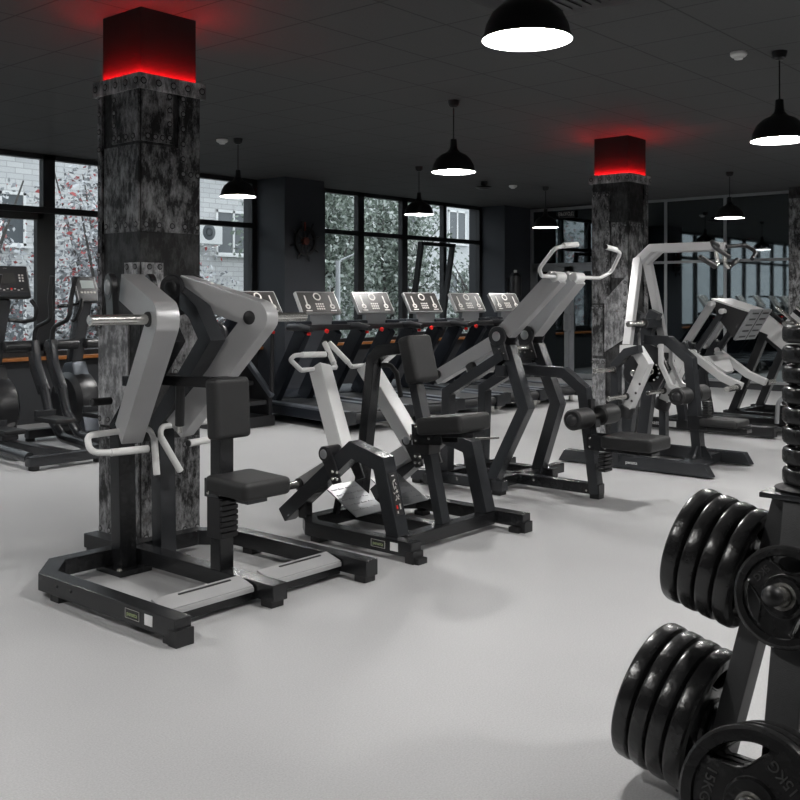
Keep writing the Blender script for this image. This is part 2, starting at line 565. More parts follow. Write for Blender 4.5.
def window(n, xs, mid, thick):
    """one glazed bay: dark frame + its panes"""
    y0, y1 = WY + 0.02, WY + 0.11
    zb, zt = 0.757, CZ
    bm = nb()
    for i, x in enumerate(xs):
        w = thick.get(i, 0.045)
        box(bm, x - w, x + w, y0, y1, zb, zt, 0.004)
    box(bm, xs[0], xs[-1], y0, y1, zb, zb + 0.06, 0.004)
    box(bm, xs[0], xs[-1], y0, y1, zt - 0.06, zt, 0.004)
    box(bm, xs[0], xs[-1], y0 - 0.01, y1, mid - 0.035, mid + 0.035, 0.004)
    f = struct(n, bm, M['winframe'])
    return f
xs1 = [X0 + 0.05, -2.33, -1.29, -0.25, 0.79, 1.83, 2.87, 3.91, 4.95, 5.99, 7.05, 8.09, 9.08]
w1 = window('window_1', xs1, 2.43, {9: 0.075, 11: 0.05})
xs2 = [10.40, 11.25, 12.30, 13.36, 14.40]
w2 = window('window_2', xs2, 2.43, {1: 0.07, 2: 0.07})
def pane(f, x0, x1, z0, z1, y=WY + 0.07):
    obj('pane', box(nb(), x0 + 0.03, x1 - 0.03, y - 0.004, y + 0.004, z0, z1, 0), M['glass'], f)
for f, xs in ((w1, xs1), (w2, xs2)):
    for i in range(len(xs) - 1):
        pane(f, xs[i], xs[i + 1], 2.46, CZ - 0.05)
        if not (f is w2 and i == 2): pane(f, xs[i], xs[i + 1], 0.81, 2.40)
# heavier opening leaf of the first bay, left of its thick post
bm = nb()
for a, b in ((5.06, 5.14), (5.83, 5.91)): box(bm, a, b, WY - 0.0, WY + 0.08, 0.82, 2.39, 0.004)
box(bm, 5.06, 5.91, WY, WY + 0.08, 2.31, 2.39, 0.004); box(bm, 5.06, 5.91, WY, WY + 0.08, 0.82, 0.90, 0.004)
obj('opening_leaf', bm, M['winframe'], w1)
# tilted leaf of the second bay, leaning into the room at its top
def tl(p):  # local (x, h) -> tilted
    a = math.radians(9.5)
    return V((p[0], WY + 0.02 - math.sin(a) * p[1], 0.82 + math.cos(a) * p[1]))
bm = nb()
H = 1.55
for x in (12.41, 13.24): bar(bm, tl((x, 0)), tl((x, H)), 0.085, 0.06, 0.005, XA)
for h in (0.03, H - 0.03): bar(bm, tl((12.37, h)), tl((13.28, h)), 0.06, 0.085, 0.005, YA)
lf = obj('tilted_leaf', bm, M['winframe'], w2)
bm = nb()
p = [tl((12.43, 0.05)), tl((13.22, 0.05)), tl((13.22, H - 0.05)), tl((12.43, H - 0.05))]
bar(bm, (p[0] + p[1]) / 2, (p[2] + p[3]) / 2, 0.79, 0.008, 0, YA)
obj('pane', bm, M['glass'], lf)
bm = nb()
cyl(bm, tl((12.41, 0.62)) + V((0, -0.035, 0)), tl((12.41, 0.62)) + V((0, -0.07, 0)), 0.016)
bar(bm, tl((12.41, 0.55)) + V((0, -0.07, 0)), tl((12.41, 0.68)) + V((0, -0.07, 0)), 0.02, 0.015, 0.004, YA)
obj('handle', bm, M['winframe'], lf)

# mirror wall: tinted mirror sheets in a thin grey frame
ys = [4.2, 3.2, 2.2, 1.2, 0.2, -0.8, -1.8, -2.8]
def mirrors(n, edges):
    bm = nb()
    y0, y1 = min(edges), max(edges)
    for y in edges: box(bm, BX - 0.03, BX, y - 0.025, y + 0.025, 0.1, CZ - 0.02, 0.002)
    for z in (0.1, 2.0, CZ - 0.045): box(bm, BX - 0.028, BX, y0, y1, z, z + 0.045, 0.002)
    f = struct(n, bm, M['alu'])
    for a, b in zip(edges[:-1], edges[1:]):
        for z0, z1 in ((0.14, 2.0), (2.04, CZ - 0.04)):
            obj('mirror_sheet', box(nb(), BX - 0.016, BX - 0.004, min(a, b) + 0.02, max(a, b) - 0.02, z0, z1, 0), M['mirror'], f)
mirrors('trim_3', [8.35, 7.34, 6.33, 5.24])
mirrors('trim_4', ys)
# glazed double door in the back corner
bm = nb()
for y in (9.95, 8.38): box(bm, BX - 0.06, BX, y - 0.03, y + 0.03, 0, CZ - 0.02, 0.003)
box(bm, BX - 0.06, BX, 8.38, 9.95, 2.0, 2.06, 0.003)
box(bm, BX - 0.06, BX, 8.38, 9.95, CZ - 0.07, CZ - 0.02, 0.003)
d1 = struct('door_1', bm, M['alu'])
obj('transom_pane', box(nb(), BX - 0.03, BX - 0.015, 8.41, 9.92, 2.06, CZ - 0.07, 0), M['mirror'], d1)
for a, b in ((9.92, 9.17), (9.16, 8.41)):
    bm = nb()
    for y in (a - 0.045, b + 0.045): box(bm, BX - 0.055, BX - 0.008, y - 0.045, y + 0.045, 0.02, 2.0, 0.003)
    for z in (0.02, 1.91): box(bm, BX - 0.055, BX - 0.008, b, a, z, z + 0.09, 0.003)
    lfd = obj('door_leaf', bm, M['alu'], d1)
    obj('door_pane', box(nb(), BX - 0.035, BX - 0.02, b + 0.08, a - 0.08, 0.1, 1.92, 0), M['mirror'], lfd)
    y = b + 0.05 if a > 9.5 else a - 0.05
    bm = nb()
    tube(bm, [(BX - 0.055, y, 0.85), (BX - 0.12, y, 0.85), (BX - 0.12, y, 1.15), (BX - 0.055, y, 1.15)], 0.014, 0.04)
    obj('door_handle', bm, M['alu'], lfd)
t = thing('exit_sign', 'small dark exit sign with pale letters above the glazed back doors', 'sign', (BX - 0.08, 9.2, 2.93))
obj('sign_case', box(nb(), BX - 0.1, BX - 0.06, 9.03, 9.36, 2.86, 2.98, 0.004), M['plastic'], t)
text('lettering', 'ВЫХОД', 0.085, face_matrix((BX - 0.1015, 9.195, 2.92), (0, -1, 0), (0, 0, 1)), M['print'], t)

# ------------------------------------------------------------------ columns in riveted steel
def rivets(bm, o, e1, e2, n, a, b, num, r=0.0125):
    """a row of domed rivets from a to b in face coordinates"""
    for k in range(num):
        f = k / max(1, num - 1)
        p = V(o) + V(e1) * (a[0] + (b[0] - a[0]) * f) + V(e2) * (a[1] + (b[1] - a[1]) * f)
        n0 = len(bm.faces)
        lathe(bm, [(0, 0.0012), (r * 1.4, 0.0012), (r * 1.4, 0), (0, 0)], p, n, 12)
        bm.faces.ensure_lookup_table()
        for f_ in bm.faces[n0:]: f_.material_index = 2
        n0 = len(bm.faces)
        dome(bm, p, n, r, r * 0.6, 8)
        bm.faces.ensure_lookup_table()
        for f_ in bm.faces[n0:]: f_.material_index = 1

def column(label, x, y, s, plates, collar_z, mount=True):
    t = thing('column', label, 'column', (x + s / 2, y + s / 2, 0))
    obj('core', box(nb(), x, x + s, y, y + s, 0, collar_z - 0.05, 0.006), M['steel_dark'], t)
    obj('casing', box(nb(), x + 0.012, x + s - 0.012, y + 0.012, y + s - 0.012, collar_z - 0.05, CZ, 0.004), M['blackshaft'], t)
    # collar: riveted band standing off the shaft on all four sides
    bm = nb()
    o, zt, zb = 0.03, collar_z + 0.022, collar_z - 0.068
    for a in ((x - o, x + s + o, y - o, y - o + 0.012), (x - o, x + s + o, y + s + o - 0.012, y + s + o),
              (x - o, x - o + 0.012, y - o + 0.012, y + s + o - 0.012), (x + s + o - 0.012, x + s + o, y - o + 0.012, y + s + o - 0.012)):
        box(bm, a[0], a[1], a[2], a[3], zb, zt, 0.002)
    for a in ((x - o + 0.012, x + s + o - 0.012, y - o + 0.012, y), (x - o + 0.012, x + s + o - 0.012, y + s, y + s + o - 0.012),
              (x - o + 0.012, x, y, y + s), (x + s, x + s + o - 0.012, y, y + s)):
        box(bm, a[0], a[1], a[2], a[3], zb + 0.01, zb + 0.02, 0)
    zc = collar_z - 0.023
    for k in range(5):
        q = -o + 0.03 + (s + 2 * o - 0.06) * k / 4
        for p, n in (((x - o, y + q, zc), -XA), ((x + s + o, y + q, zc), XA), ((x + q, y - o, zc), -YA), ((x + q, y + s + o, zc), YA)):
            rivets(bm, p, XA, ZA, n, (0, 0), (0, 0), 1, 0.015)
    obj('collar', bm, M['steel_pale'], t, extra=(M['rivet'], M['grime']))
    bm = nb()
    z0, z1 = collar_z - 0.035, collar_z + 0.016
    i0, i1 = o - 0.0125, o - 0.0155      # strip glued to the inside of the band, facing the shaft
    for a in ((x - i0, x + s + i0, y - i0, y - i1), (x - i0, x + s + i0, y + s + i1, y + s + i0),
              (x - i0, x - i1, y - i1, y + s + i1), (x + s + i1, x + s + i0, y - i1, y + s + i1)):
        box(bm, a[0], a[1], a[2], a[3], z0, z1, 0)
    obj('light_strip', bm, M['led'], t, 'glowing red light strip behind the collar')
    # plates: (face, u0, u1, z0, z1, thickness, material, rivet rows)
    F = {'L': ((x, y, 0), YA, -XA), 'R': ((x, y, 0), XA, -YA), 'B': ((x, y + s, 0), XA, YA), 'F': ((x + s, y, 0), YA, XA)}
    for fc, poly, th, mt, rows in plates:
        o_, e1, n = F[fc]
        cu, cz_ = sum(u for u, z in poly) / 4, sum(z for u, z in poly) / 4
        P = [(u + (0.005 if u < cu else -0.005), z + (0.006 if z < cz_ else -0.006)) for u, z in poly]
        th = th + 0.004
        bm = nb()
        prism(bm, V(o_) + n * th / 2, e1, ZA, P, th, 0.0015)
        for a, b, k in rows: rivets(bm, V(o_) + n * th, e1, ZA, n, a, b, k)
        obj('cladding_plate', bm, M[mt], t, extra=(M['rivet'], M['grime']))
    return t
def R4(u0, u1, z0, z1): return [(u0, z0), (u1, z0), (u1, z1), (u0, z1)]
S = 0.41
left_plates = [
    ('L', R4(0.0, 0.27, 2.30, 2.66), 0.010, 'steel', [((0.24, 2.34), (0.24, 2.56), 4), ((0.05, 2.335), (0.19, 2.335), 3)]),
    ('R', R4(0.0, 0.22, 2.30, 2.66), 0.010, 'steel', [((0.19, 2.34), (0.19, 2.58), 4), ((0.04, 2.335), (0.14, 2.335), 3)]),
    ('R', R4(0.255, 0.41, 2.10, 2.66), 0.010, 'steel', [((0.285, 2.14), (0.285, 2.58), 6), ((0.34, 2.14), (0.39, 2.14), 2)]),
    ('L', R4(0.36, 0.41, 1.18, 2.66), 0.014, 'steel', [((0.39, 1.25), (0.39, 2.6), 14)]),
    ('L', R4(0.0, 0.355, 1.785, 2.295), 0.006, 'steel', [((0.03, 1.83), (0.33, 1.83), 4)]),
    ('R', R4(0.0, 0.41, 1.785, 2.295), 0.006, 'steel', [((0.03, 1.83), (0.39, 1.83), 5)]),
    ('L', R4(0.0, 0.14, 1.40, 1.62), 0.012, 'steel_pale', [((0.03, 1.59), (0.11, 1.59), 2)]),
    ('R', R4(0.0, 0.15, 1.40, 1.62), 0.012, 'steel_pale', [((0.05, 1.59), (0.12, 1.59), 2), ((0.05, 1.43), (0.12, 1.43), 2)]),
    ('L', R4(0.10, 0.41, 0.66, 1.26), 0.010, 'steel_pale', [((0.13, 0.70), (0.39, 0.70), 4)]),
    ('L', R4(0.0, 0.41, 0.0, 0.655), 0.006, 'steel', [((0.03, 0.60), (0.39, 0.60), 5), ((0.03, 0.05), (0.39, 0.05), 5)]),
    ('R', R4(0.0, 0.20, 0.70, 1.36), 0.008, 'steel_dark', [((0.03, 0.74), (0.17, 0.74), 3)]),
    ('R', [(0.20, 0.62), (0.41, 0.70), (0.41, 1.38), (0.20, 1.30)], 0.010, 'steel', [((0.23, 0.70), (0.23, 1.26), 5)]),
    ('R', R4(0.0, 0.41, 0.0, 0.60), 0.006, 'steel', [((0.03, 0.55), (0.39, 0.55), 5), ((0.03, 0.05), (0.39, 0.05), 5)]),
]
for fc in 'BF':
    left_plates += [(fc, R4(0, 0.41, 1.8, 2.66), 0.008, 'steel', [((0.03, 1.85), (0.39, 1.85), 5)]), (fc, R4(0, 0.41, 0, 1.2), 0.008, 'steel', [((0.03, 1.15), (0.39, 1.15), 5)])]
column('riveted steel clad column with red glow at its top, nearest to the camera', 3.29, 4.77, S, left_plates, 2.665)
right_plates = [
    ('L', R4(0.20, 0.41, 1.36, 2.52), 0.010, 'steel', [((0.23, 1.4), (0.23, 2.48), 9), ((0.27, 2.48), (0.39, 2.48), 3)]),
    ('L', R4(0.0, 0.195, 2.2, 2.60), 0.004, 'steel_dark', []),
    ('L', R4(0.0, 0.195, 1.62, 2.2), 0.008, 'steel', [((0.03, 2.16), (0.16, 2.16), 3)]),
    ('R', R4(0.0, 0.30, 2.2, 2.60), 0.004, 'steel_dark', []),
    ('R', R4(0.0, 0.30, 1.75, 2.2), 0.008, 'steel', [((0.03, 2.16), (0.27, 2.16), 5)]),
    ('R', R4(0.31, 0.41, 0.9, 2.60), 0.010, 'steel', [((0.365, 1.0), (0.365, 2.5), 14)]),
    ('L', [(0.0, 1.02), (0.27, 0.86), (0.27, 1.40), (0.0, 1.66)], 0.014, 'steel_pale', [((0.03, 1.1), (0.03, 1.58), 5)]),
    ('L', R4(0.275, 0.41, 0.82, 1.355), 0.010, 'steel', [((0.30, 1.32), (0.40, 1.32), 3)]),
    ('L', R4(0.25, 0.41, 0.0, 0.80), 0.012, 'steel_pale', [((0.28, 0.76), (0.40, 0.76), 3)]),
    ('L', R4(0.0, 0.10, 0.0, 0.95), 0.010, 'steel_pale', [((0.03, 0.9), (0.03, 0.2), 6)]),
    ('R', [(0.0, 0.3), (0.30, 0.3), (0.30, 1.20), (0.0, 1.05)], 0.012, 'steel', [((0.03, 0.4), (0.03, 1.0), 5)]),
]
for fc in 'BF':
    right_plates += [(fc, R4(0, 0.41, 0.1, 2.58), 0.008, 'steel', [((0.03, 2.5), (0.39, 2.5), 5)])]
column('riveted steel clad column with red glow at its top, beside the pulldown machine', 9.09, 4.77, S, right_plates, 2.665)
wall_plates = [('L', R4(0, 0.2, 0.1, 1.9), 0.010, 'steel', [((0.03, 0.2), (0.03, 1.8), 14)]), ('L', R4(0.21, 0.41, 0.6, 2.9), 0.012, 'steel', [((0.38, 0.7), (0.38, 2.8), 14)]),
               ('R', R4(0, 0.41, 0.1, 2.9), 0.008, 'steel', [])]
t = thing('column', 'riveted steel clad column standing against the mirror wall', 'column', (14.99, 4.98, 0))
obj('core', box(nb(), 14.86, 15.28, 4.77, 5.19, 0, CZ, 0.006), M['steel_dark'], t)
for fc, poly, th, mt, rows in wall_plates:
    o_, e1, n = ((14.86, 4.77, 0), YA, -XA) if fc == 'L' else ((14.86, 4.77, 0), XA, -YA)
    bm = nb(); prism(bm, V(o_) + n * th / 2, e1, ZA, poly, th, 0.0015)
    for a, b, k in rows: rivets(bm, V(o_) + n * th, e1, ZA, n, a, b, k)
    obj('cladding_plate', bm, M[mt], t, extra=(M['rivet'], M['grime']))

# ------------------------------------------------------------------ pendant lamps
def pendant(label, x, y):
    t = thing('pendant_lamp', label, 'lamp', (x, y, CZ), 'black dome pendant lamps')
    bm = nb()
    lathe(bm, [(0.0, 0), (0.05, 0), (0.05, -0.012), (0.042, -0.045), (0.025, -0.06), (0.0, -0.062)], (x, y, CZ), ZA, 24)
    obj('canopy', bm, M['shade'], t)
    zr = 2.47
    obj('cord', tube(nb(), [(x, y, CZ - 0.05), (x, y, zr + 0.26)], 0.005, 0, 8), M['shade'], t)
    prof = [(0.0, 0.275), (0.026, 0.275), (0.030, 0.215), (0.036, 0.19), (0.06, 0.165), (0.105, 0.145), (0.145, 0.11), (0.170, 0.06), (0.179, 0.02), (0.189, 0.006), (0.189, 0.0)]
    inner = [(0.184, 0.0), (0.174, 0.02), (0.163, 0.06), (0.138, 0.105), (0.10, 0.138), (0.0, 0.15)]
    bm = nb(); lathe(bm, prof, (x, y, zr), ZA, 40)
    obj('lamp_shade', bm, M['shade'], t)
    bm = nb(); lathe(bm, [(0.189, 0.0)] + inner, (x, y, zr), ZA, 40)
    obj('shade_lining', bm, M['shade_in'], t, 'white inside of the shade')
    bm = nb(); lathe(bm, [(0.0, 0.036), (0.158, 0.036), (0.158, 0.030), (0.0, 0.030)], (x, y, zr), ZA, 40)
    obj('diffuser', bm, M['lamp'], t, 'glowing white lamp disc')
    return t
P0 = pendant('large black pendant lamp nearest the camera, at the top of the picture', 3.43, 2.26)
LAMPS = [
    ('black pendant lamp in front of the dark ceiling, left of the ceiling sensor', 6.57, 5.06),
    ('black pendant lamp hanging before the left window bay, beside the column', 6.67, 7.95),
    ('black pendant lamp hanging before the right window bay', 9.55, 7.90),
    ('black pendant lamp at the right edge beside the white smoke detector', 6.70, 2.40),
    ('black pendant lamp hanging before the mirror wall', 12.6, 5.16),
    ('black pendant lamp hanging before the glazed back doors', 12.47, 7.89),
]
OUT = [(0.5, 2.3), (3.5, -0.5), (6.7, -0.5), (9.6, -0.5), (9.6, 2.35), (12.6, 2.35), (0.5, 5.1), (3.5, 7.9)]
for l, x, y in LAMPS: dup(P0, (x, y, CZ), l)
for x, y in OUT: dup(P0, (x, y, CZ), 'black pendant lamp of the row outside the picture')

# ceiling sensors and grille
def detector(label, x, y, m, r=0.055):
    t = thing('smoke_detector', label, 'detector', (x, y, CZ))
    bm = nb(); lathe(bm, [(0, 0), (r, 0), (r, -0.018), (r * 0.82, -0.03), (0, -0.03)], (x, y, CZ), ZA, 24)
    obj('base', bm, m, t)
    bm = nb(); lathe(bm, [(0, -0.03), (r * 0.6, -0.03), (r * 0.5, -0.046), (0, -0.05)], (x, y, CZ), ZA, 24)
    obj('sensing_head', bm, m, t)
detector('white smoke detector on the ceiling beside the right-edge lamp', 6.55, 2.62, M['detector'])
detector('white smoke detector on the ceiling beside the lamp of the left window', 6.6, 8.12, M['detector'], 0.06)
detector('white smoke detector far back before the glazed doors', 12.0, 8.15, M['detector'], 0.06)
t = thing('ceiling_speaker', 'black round device on the ceiling before the right window bay', 'ceiling device', (11.35, 8.2, CZ))
bm = nb(); lathe(bm, [(0, 0), (0.05, 0), (0.05, -0.05), (0, -0.05)], (11.35, 8.2, CZ), ZA, 20)
obj('mount', bm, M['shade'], t)
bm = nb(); lathe(bm, [(0, -0.05), (0.11, -0.07), (0.12, -0.085), (0.06, -0.11), (0, -0.115)], (11.35, 8.2, CZ), ZA, 24)
obj('housing', bm, M['shade'], t)
t = thing('ceiling_cassette', 'black square ceiling unit cut by the top edge', 'air conditioner', (4.55, 2.85, CZ))
obj('panel', box(nb(), 4.2, 4.95, 2.45, 3.25, CZ - 0.035, CZ, 0.01), M['shade'], t)
bm = nb()
for k in range(9): box(bm, 4.32, 4.83, 2.58 + k * 0.06, 2.61 + k * 0.06, CZ - 0.042, CZ - 0.034, 0)
obj('grille', bm, M['plastic'], t)

# ------------------------------------------------------------------ pillar decor
t = thing('ship_wheel', 'dark ship steering wheel hung on the pillar between the windows', 'wheel', (9.5, 9.86, 2.21))
wc = V((9.47, 9.86, 2.21))
bm = nb(); lathe(bm, [(0.16, -0.015), (0.20, -0.015), (0.20, 0.015), (0.16, 0.015)], wc, YA, 40, True)
obj('rim', bm, M['shade'], t)
bm = nb(); cyl(bm, wc + V((0, 0.04, 0)), wc - V((0, 0.03, 0)), 0.055, 24, 0.008)
obj('hub', bm, simple('red brown wood', (0.12, 0.025, 0.015), 0.4), t)
for k in range(8):
    a = 2 * PI * k / 8 + 0.25
    d = V((math.cos(a), 0, math.sin(a)))
    bm = nb()
    tube(bm, [wc + d * q for q in (0.05, 0.10, 0.15, 0.2, 0.225, 0.25, 0.275, 0.29)], [0.008, 0.012, 0.008, 0.01, 0.012, 0.015, 0.012, 0.006], 0, 10)
    obj('spoke', bm, M['frame2'] if k in (1, 4, 6) else M['shade'], t)
bm = nb(); bar(bm, wc + V((-0.03, -0.02, 0.14)), wc + V((-0.03, -0.02, 0.26)), 0.03, 0.012)
obj('ribbon_tag', bm, simple('faded red wood', (0.25, 0.05, 0.03), 0.5), t)
t = thing('wall_canister', 'dark canister with a pale knob standing at the back corner pillar', 'canister', (14.2, 9.75, 1.4))
bm = nb(); lathe(bm, [(0, 1.45), (0.10, 1.45), (0.11, 1.5), (0.11, 1.82), (0.06, 1.88), (0, 1.88)], (14.55, 9.83, 0), ZA, 24)
obj('body', bm, M['plastic'], t)
bm = nb(); cyl(bm, (14.55, 9.83, 1.87), (14.55, 9.83, 1.93), 0.03, 16, 0.008)
obj('knob', bm, M['print'], t)
bm = nb(); box(bm, 14.5, 14.6, 9.9, 9.97, 1.5, 1.8)
obj('bracket', bm, M['plastic'], t)

# ------------------------------------------------------------------ outside the windows
GZ = -1.0
struct('ground', box(nb(), -30, 70, WY + 0.4, 60, GZ - 0.2, GZ, 0), M['asphalt'])
def house(label, x0, x1, y, h, mat, wins, acs):
    t = thing('apartment_building', label, 'building', ((x0 + x1) / 2, y, GZ))
    obj('wall', box(nb(), x0, x1, y, y + 6, GZ, h, 0), mat, t)
    for (wx, wz, ww, wh) in wins:
        bm = nb()
        box(bm, wx - ww / 2, wx + ww / 2, y - 0.05, y + 0.02, wz, wz + 0.08, 0); box(bm, wx - ww / 2, wx + ww / 2, y - 0.05, y + 0.02, wz + wh - 0.08, wz + wh, 0)
        for q in (-ww / 2, -0.04, ww / 2 - 0.08): box(bm, wx + q, wx + q + 0.08, y - 0.05, y + 0.02, wz, wz + wh, 0)
        box(bm, wx - ww / 2 - 0.1, wx + ww / 2 + 0.1, y - 0.2, y, wz - 0.06, wz, 0)
        f = obj('window', bm, M['white_frame'], t)
        obj('pane', box(nb(), wx - ww / 2 + 0.05, wx + ww / 2 - 0.05, y - 0.02, y + 0.01, wz + 0.05, wz + wh - 0.05, 0), M['darkpane'], f)
    return t
wy = 26.0
wins = []
for z in (0.2, 2.9, 5.6):
    for x in (10.4, 13.4, 17.4, 21.6): wins.append((x, z, 1.5, 1.5))
house('pale brick apartment house seen through the left window bay', 6, 25.2, wy, 9.5, M['brick'], wins, [])
wins = [(x, z, 1.5, 1.5) for z in (0.2, 2.9, 5.6) for x in (-22, -17, -12, -7, -2, 2)]
house('long pale brick house outside, seen only in the mirrors', -45, 4.5, wy, 10.5, M['brick'], wins, [])
wins = []
for z in (1.2, 3.9, 6.6):
    for x in (32.0, 35.3, 38.4, 41.5): wins.append((x, z, 1.3, 1.5))
house('pale plastered building seen through the right window bay', 29.5, 52, wy + 1, 11, M['plaster'], wins, [])
for k, (x, z, w) in enumerate(((20.3, 5.9, 'upper'), (20.3, 3.2, 'lower'))):
    t = thing('air_conditioner', w + ' white air conditioner box on the brick house beside its window', 'air conditioner', (x, wy, z), 'outdoor air conditioners')
    obj('case', box(nb(), x - 0.55, x + 0.35, wy - 0.62, wy - 0.23, z, z + 0.75, 0.03), M['white_frame'], t)
    bm = nb(); lathe(bm, [(0, 0.012), (0.24, 0.012), (0.26, 0.0), (0, 0)], (x - 0.2, wy - 0.62, z + 0.38), -YA, 20); lathe(bm, [(0.1, 0.012), (0.13, 0.012), (0.13, 0), (0.1, 0)], (x - 0.2, wy - 0.62, z + 0.38), -YA, 20, True)
    obj('fan_grille', bm, M['darkpane'], t)
    for q in (-0.45, 0.2): obj('wall_bracket', box(nb(), x + q, x + q + 0.05, wy - 0.6, wy - 0.21, z - 0.05, z, 0), M['white_frame'], t)
bm = nb(); cyl(bm, (24.6, wy - 0.12, GZ), (24.6, wy - 0.12, 9.4), 0.09, 10)
tag(obj('downpipe', bm, M['white_frame']), 'white downpipe at the corner of the brick house', 'pipe')

def leaves(n, ctr, rad, size, seed, bias=0.6):
    rg = np.random.default_rng(seed)
    d = rg.normal(size=(n, 3)); d /= np.linalg.norm(d, axis=1)[:, None]
    r = rg.random(n) ** bias
    lob = 1 + 0.25 * np.sin(d[:, 0] * 7 + seed) * np.cos(d[:, 2] * 6 + seed * 2)
    c = np.array(ctr) + d * (r * lob)[:, None] * np.array(rad)
    a = rg.normal(size=(n, 3)); a /= np.linalg.norm(a, axis=1)[:, None]
    b = np.cross(a, rg.normal(size=(n, 3))); b /= np.linalg.norm(b, axis=1)[:, None]
    s = size * (0.6 + 0.8 * rg.random(n))[:, None]
    v = np.stack([c - a * s, c - b * s * 0.55, c + a * s, c + b * s * 0.55], 1).reshape(-1, 3)
    return v

def tree(label, x, y, top, crown, n, mat, seed, leaf=0.16, cz=None):
    t = thing('tree', label, 'tree', (x, y, GZ), 'trees outside the windows')
    ctr = (x, y, cz if cz is not None else top - crown[2])
    v = leaves(n, ctr, crown, leaf, seed)
    me = bpy.data.meshes.new('foliage')
    me.from_pydata((v - np.array([x, y, GZ])).tolist(), [], np.arange(len(v)).reshape(-1, 4).tolist())
    me.materials.append(mat)
    o = bpy.data.objects.new('foliage', me); COL.objects.link(o); o.parent = t
    bm = nb()
    rg = random.Random(seed)
    tube(bm, [(x, y, GZ), (x + 0.1, y, (GZ + ctr[2]) / 2), (x, y + 0.1, ctr[2])], [0.16, 0.13, 0.09], 0, 8)
    for k in range(14):
        a = rg.random() * 2 * PI; h = rg.uniform(-0.5, 0.5)
        e = V((x + math.cos(a) * crown[0] * 0.85, y + math.sin(a) * crown[1] * 0.85, ctr[2] + (0.2 + h) * crown[2] * 1.2))
        s0 = V((x, y, ctr[2] - crown[2] * rg.uniform(0.2, 0.9)))
        tube(bm, [s0, (s0 + e) / 2 + V((rg.uniform(-.2, .2), 0, 0.25)), e], [0.05, 0.035, 0.012], 0, 6)
    obj('trunk', bm, M['bark'], t)
tree('red flecked grey tree outside, at the far left edge', 7.0, 14.6, 3.6, (1.05, 1.0, 2.4), 5200, M['leaf_red'], 3, 0.045)
tree('red flecked grey tree outside, left of the near column', 9.5, 15.0, 4.3, (1.3, 1.2, 2.9), 8200, M['leaf_red'], 5, 0.045)
tree('low red flecked bush outside, right of the near column', 12.5, 16.6, 2.4, (1.4, 1.1, 1.75), 5200, M['leaf_red'], 8, 0.045)
tree('red flecked grey tree outside, seen only in the mirrors', -1.5, 17.5, 4.6, (1.6, 1.4, 3.0), 6000, M['leaf_red'], 23, 0.06)
tree('green tree outside, seen only in the mirrors', 2.6, 18.5, 6.5, (1.8, 1.6, 3.8), 8000, M['leaf_green'], 29, 0.08)
tree('tall green tree outside, at the left of the right window bay', 18.6, 19.0, 7.4, (1.9, 1.8, 4.2), 14000, M['leaf_green'], 11, 0.075)
tree('broad green tree outside, in the middle of the right window bay', 22.9, 20.2, 6.4, (1.95, 1.9, 3.7), 13000, M['leaf_green'], 14, 0.075)
tree('lower green tree outside, behind the tilted window leaf', 23.2, 16.9, 2.8, (1.3, 1.2, 2.0), 7000, M['leaf_green'], 17, 0.055)
tree('red flecked grey tree outside, at the right end of the right window bay', 26.4, 17.2, 3.2, (1.5, 1.4, 2.1), 8000, M['leaf_red'], 19, 0.05)
t = thing('street_lamp', 'pale street lamp outside in front of the green trees', 'street lamp', (16.3, 15.9, GZ))
lx, ly = 16.3, 15.9
obj('pole', cyl(nb(), (lx, ly, GZ), (lx, ly, 2.3), 0.055, 16), M['alu'], t)
obj('arm', tube(nb(), [(lx, ly, 2.25), (lx + 0.10, ly - 0.05, 2.34), (lx + 0.36, ly - 0.2, 2.47)], [0.022, 0.02, 0.018], 0, 10), M['alu'], t)
bm = nb(); bar(bm, (lx + 0.33, ly - 0.19, 2.46), (lx + 0.52, ly - 0.29, 2.50), 0.09, 0.04, 0.015)
obj('lamp_head', bm, M['white_frame'], t)

# overcast daylight
w = bpy.data.worlds.new('world'); SC.world = w; w.use_nodes = True
bg = w.node_tree.nodes['Background']
bg.inputs['Color'].default_value = (0.90, 0.95, 1.0, 1)
bg.inputs['Strength'].default_value = 2.2
# ------------------------------------------------------------------ strength machines
def bolts(parent, pts, axis, r=0.009, mat='chrome'):
    for p in pts:
        obj('bolt', dome(nb(), p, axis, r, r * 0.7, 8), M[mat], parent)

def feet(parent, pts, w=0.075, h=0.032):
    for x, y in pts:
        obj('rubber_foot', box(nb(), x - w / 2, x + w / 2, y - w / 2, y + w / 2, 0, h, 0.004), M['rubber'], parent)

def pad(c, s, rot=None, bev=0.028):
    return obox(nb(), c, s, rot, bev, 4)

def grip(parent, p0, p1, r=0.0175, mat='white', cap=True):
    p0, p1 = V(p0), V(p1)
    g = obj('grip', cyl(nb(), p0, p1, r, 16, 0.003), M[mat], parent)
    if cap:
        d = (p1 - p0).normalized()
        obj('end_cap', cyl(nb(), p1, p1 + d * 0.008, r * 0.95, 16, 0.002), M['rubber'], g)
    return g

def horn(parent, p0, p1, r=0.024, stop=0.036):
    p0, p1 = V(p0), V(p1)
    d = (p1 - p0).normalized()
    h = obj('weight_horn', cyl(nb(), p0, p1, r, 24, 0.004), M['chrome'], parent, 'bright steel weight horn')
    obj('stop_ring', cyl(nb(), p0, p0 + d * 0.02, stop, 24, 0.004), M['rubber'], h)
    return h

def sticker(parent, c, rot, w, h, mat='white_print', name='sticker'):
    return obj(name, obox(nb(), c, (w, 0.0015, h), rot, 0), M[mat], parent)

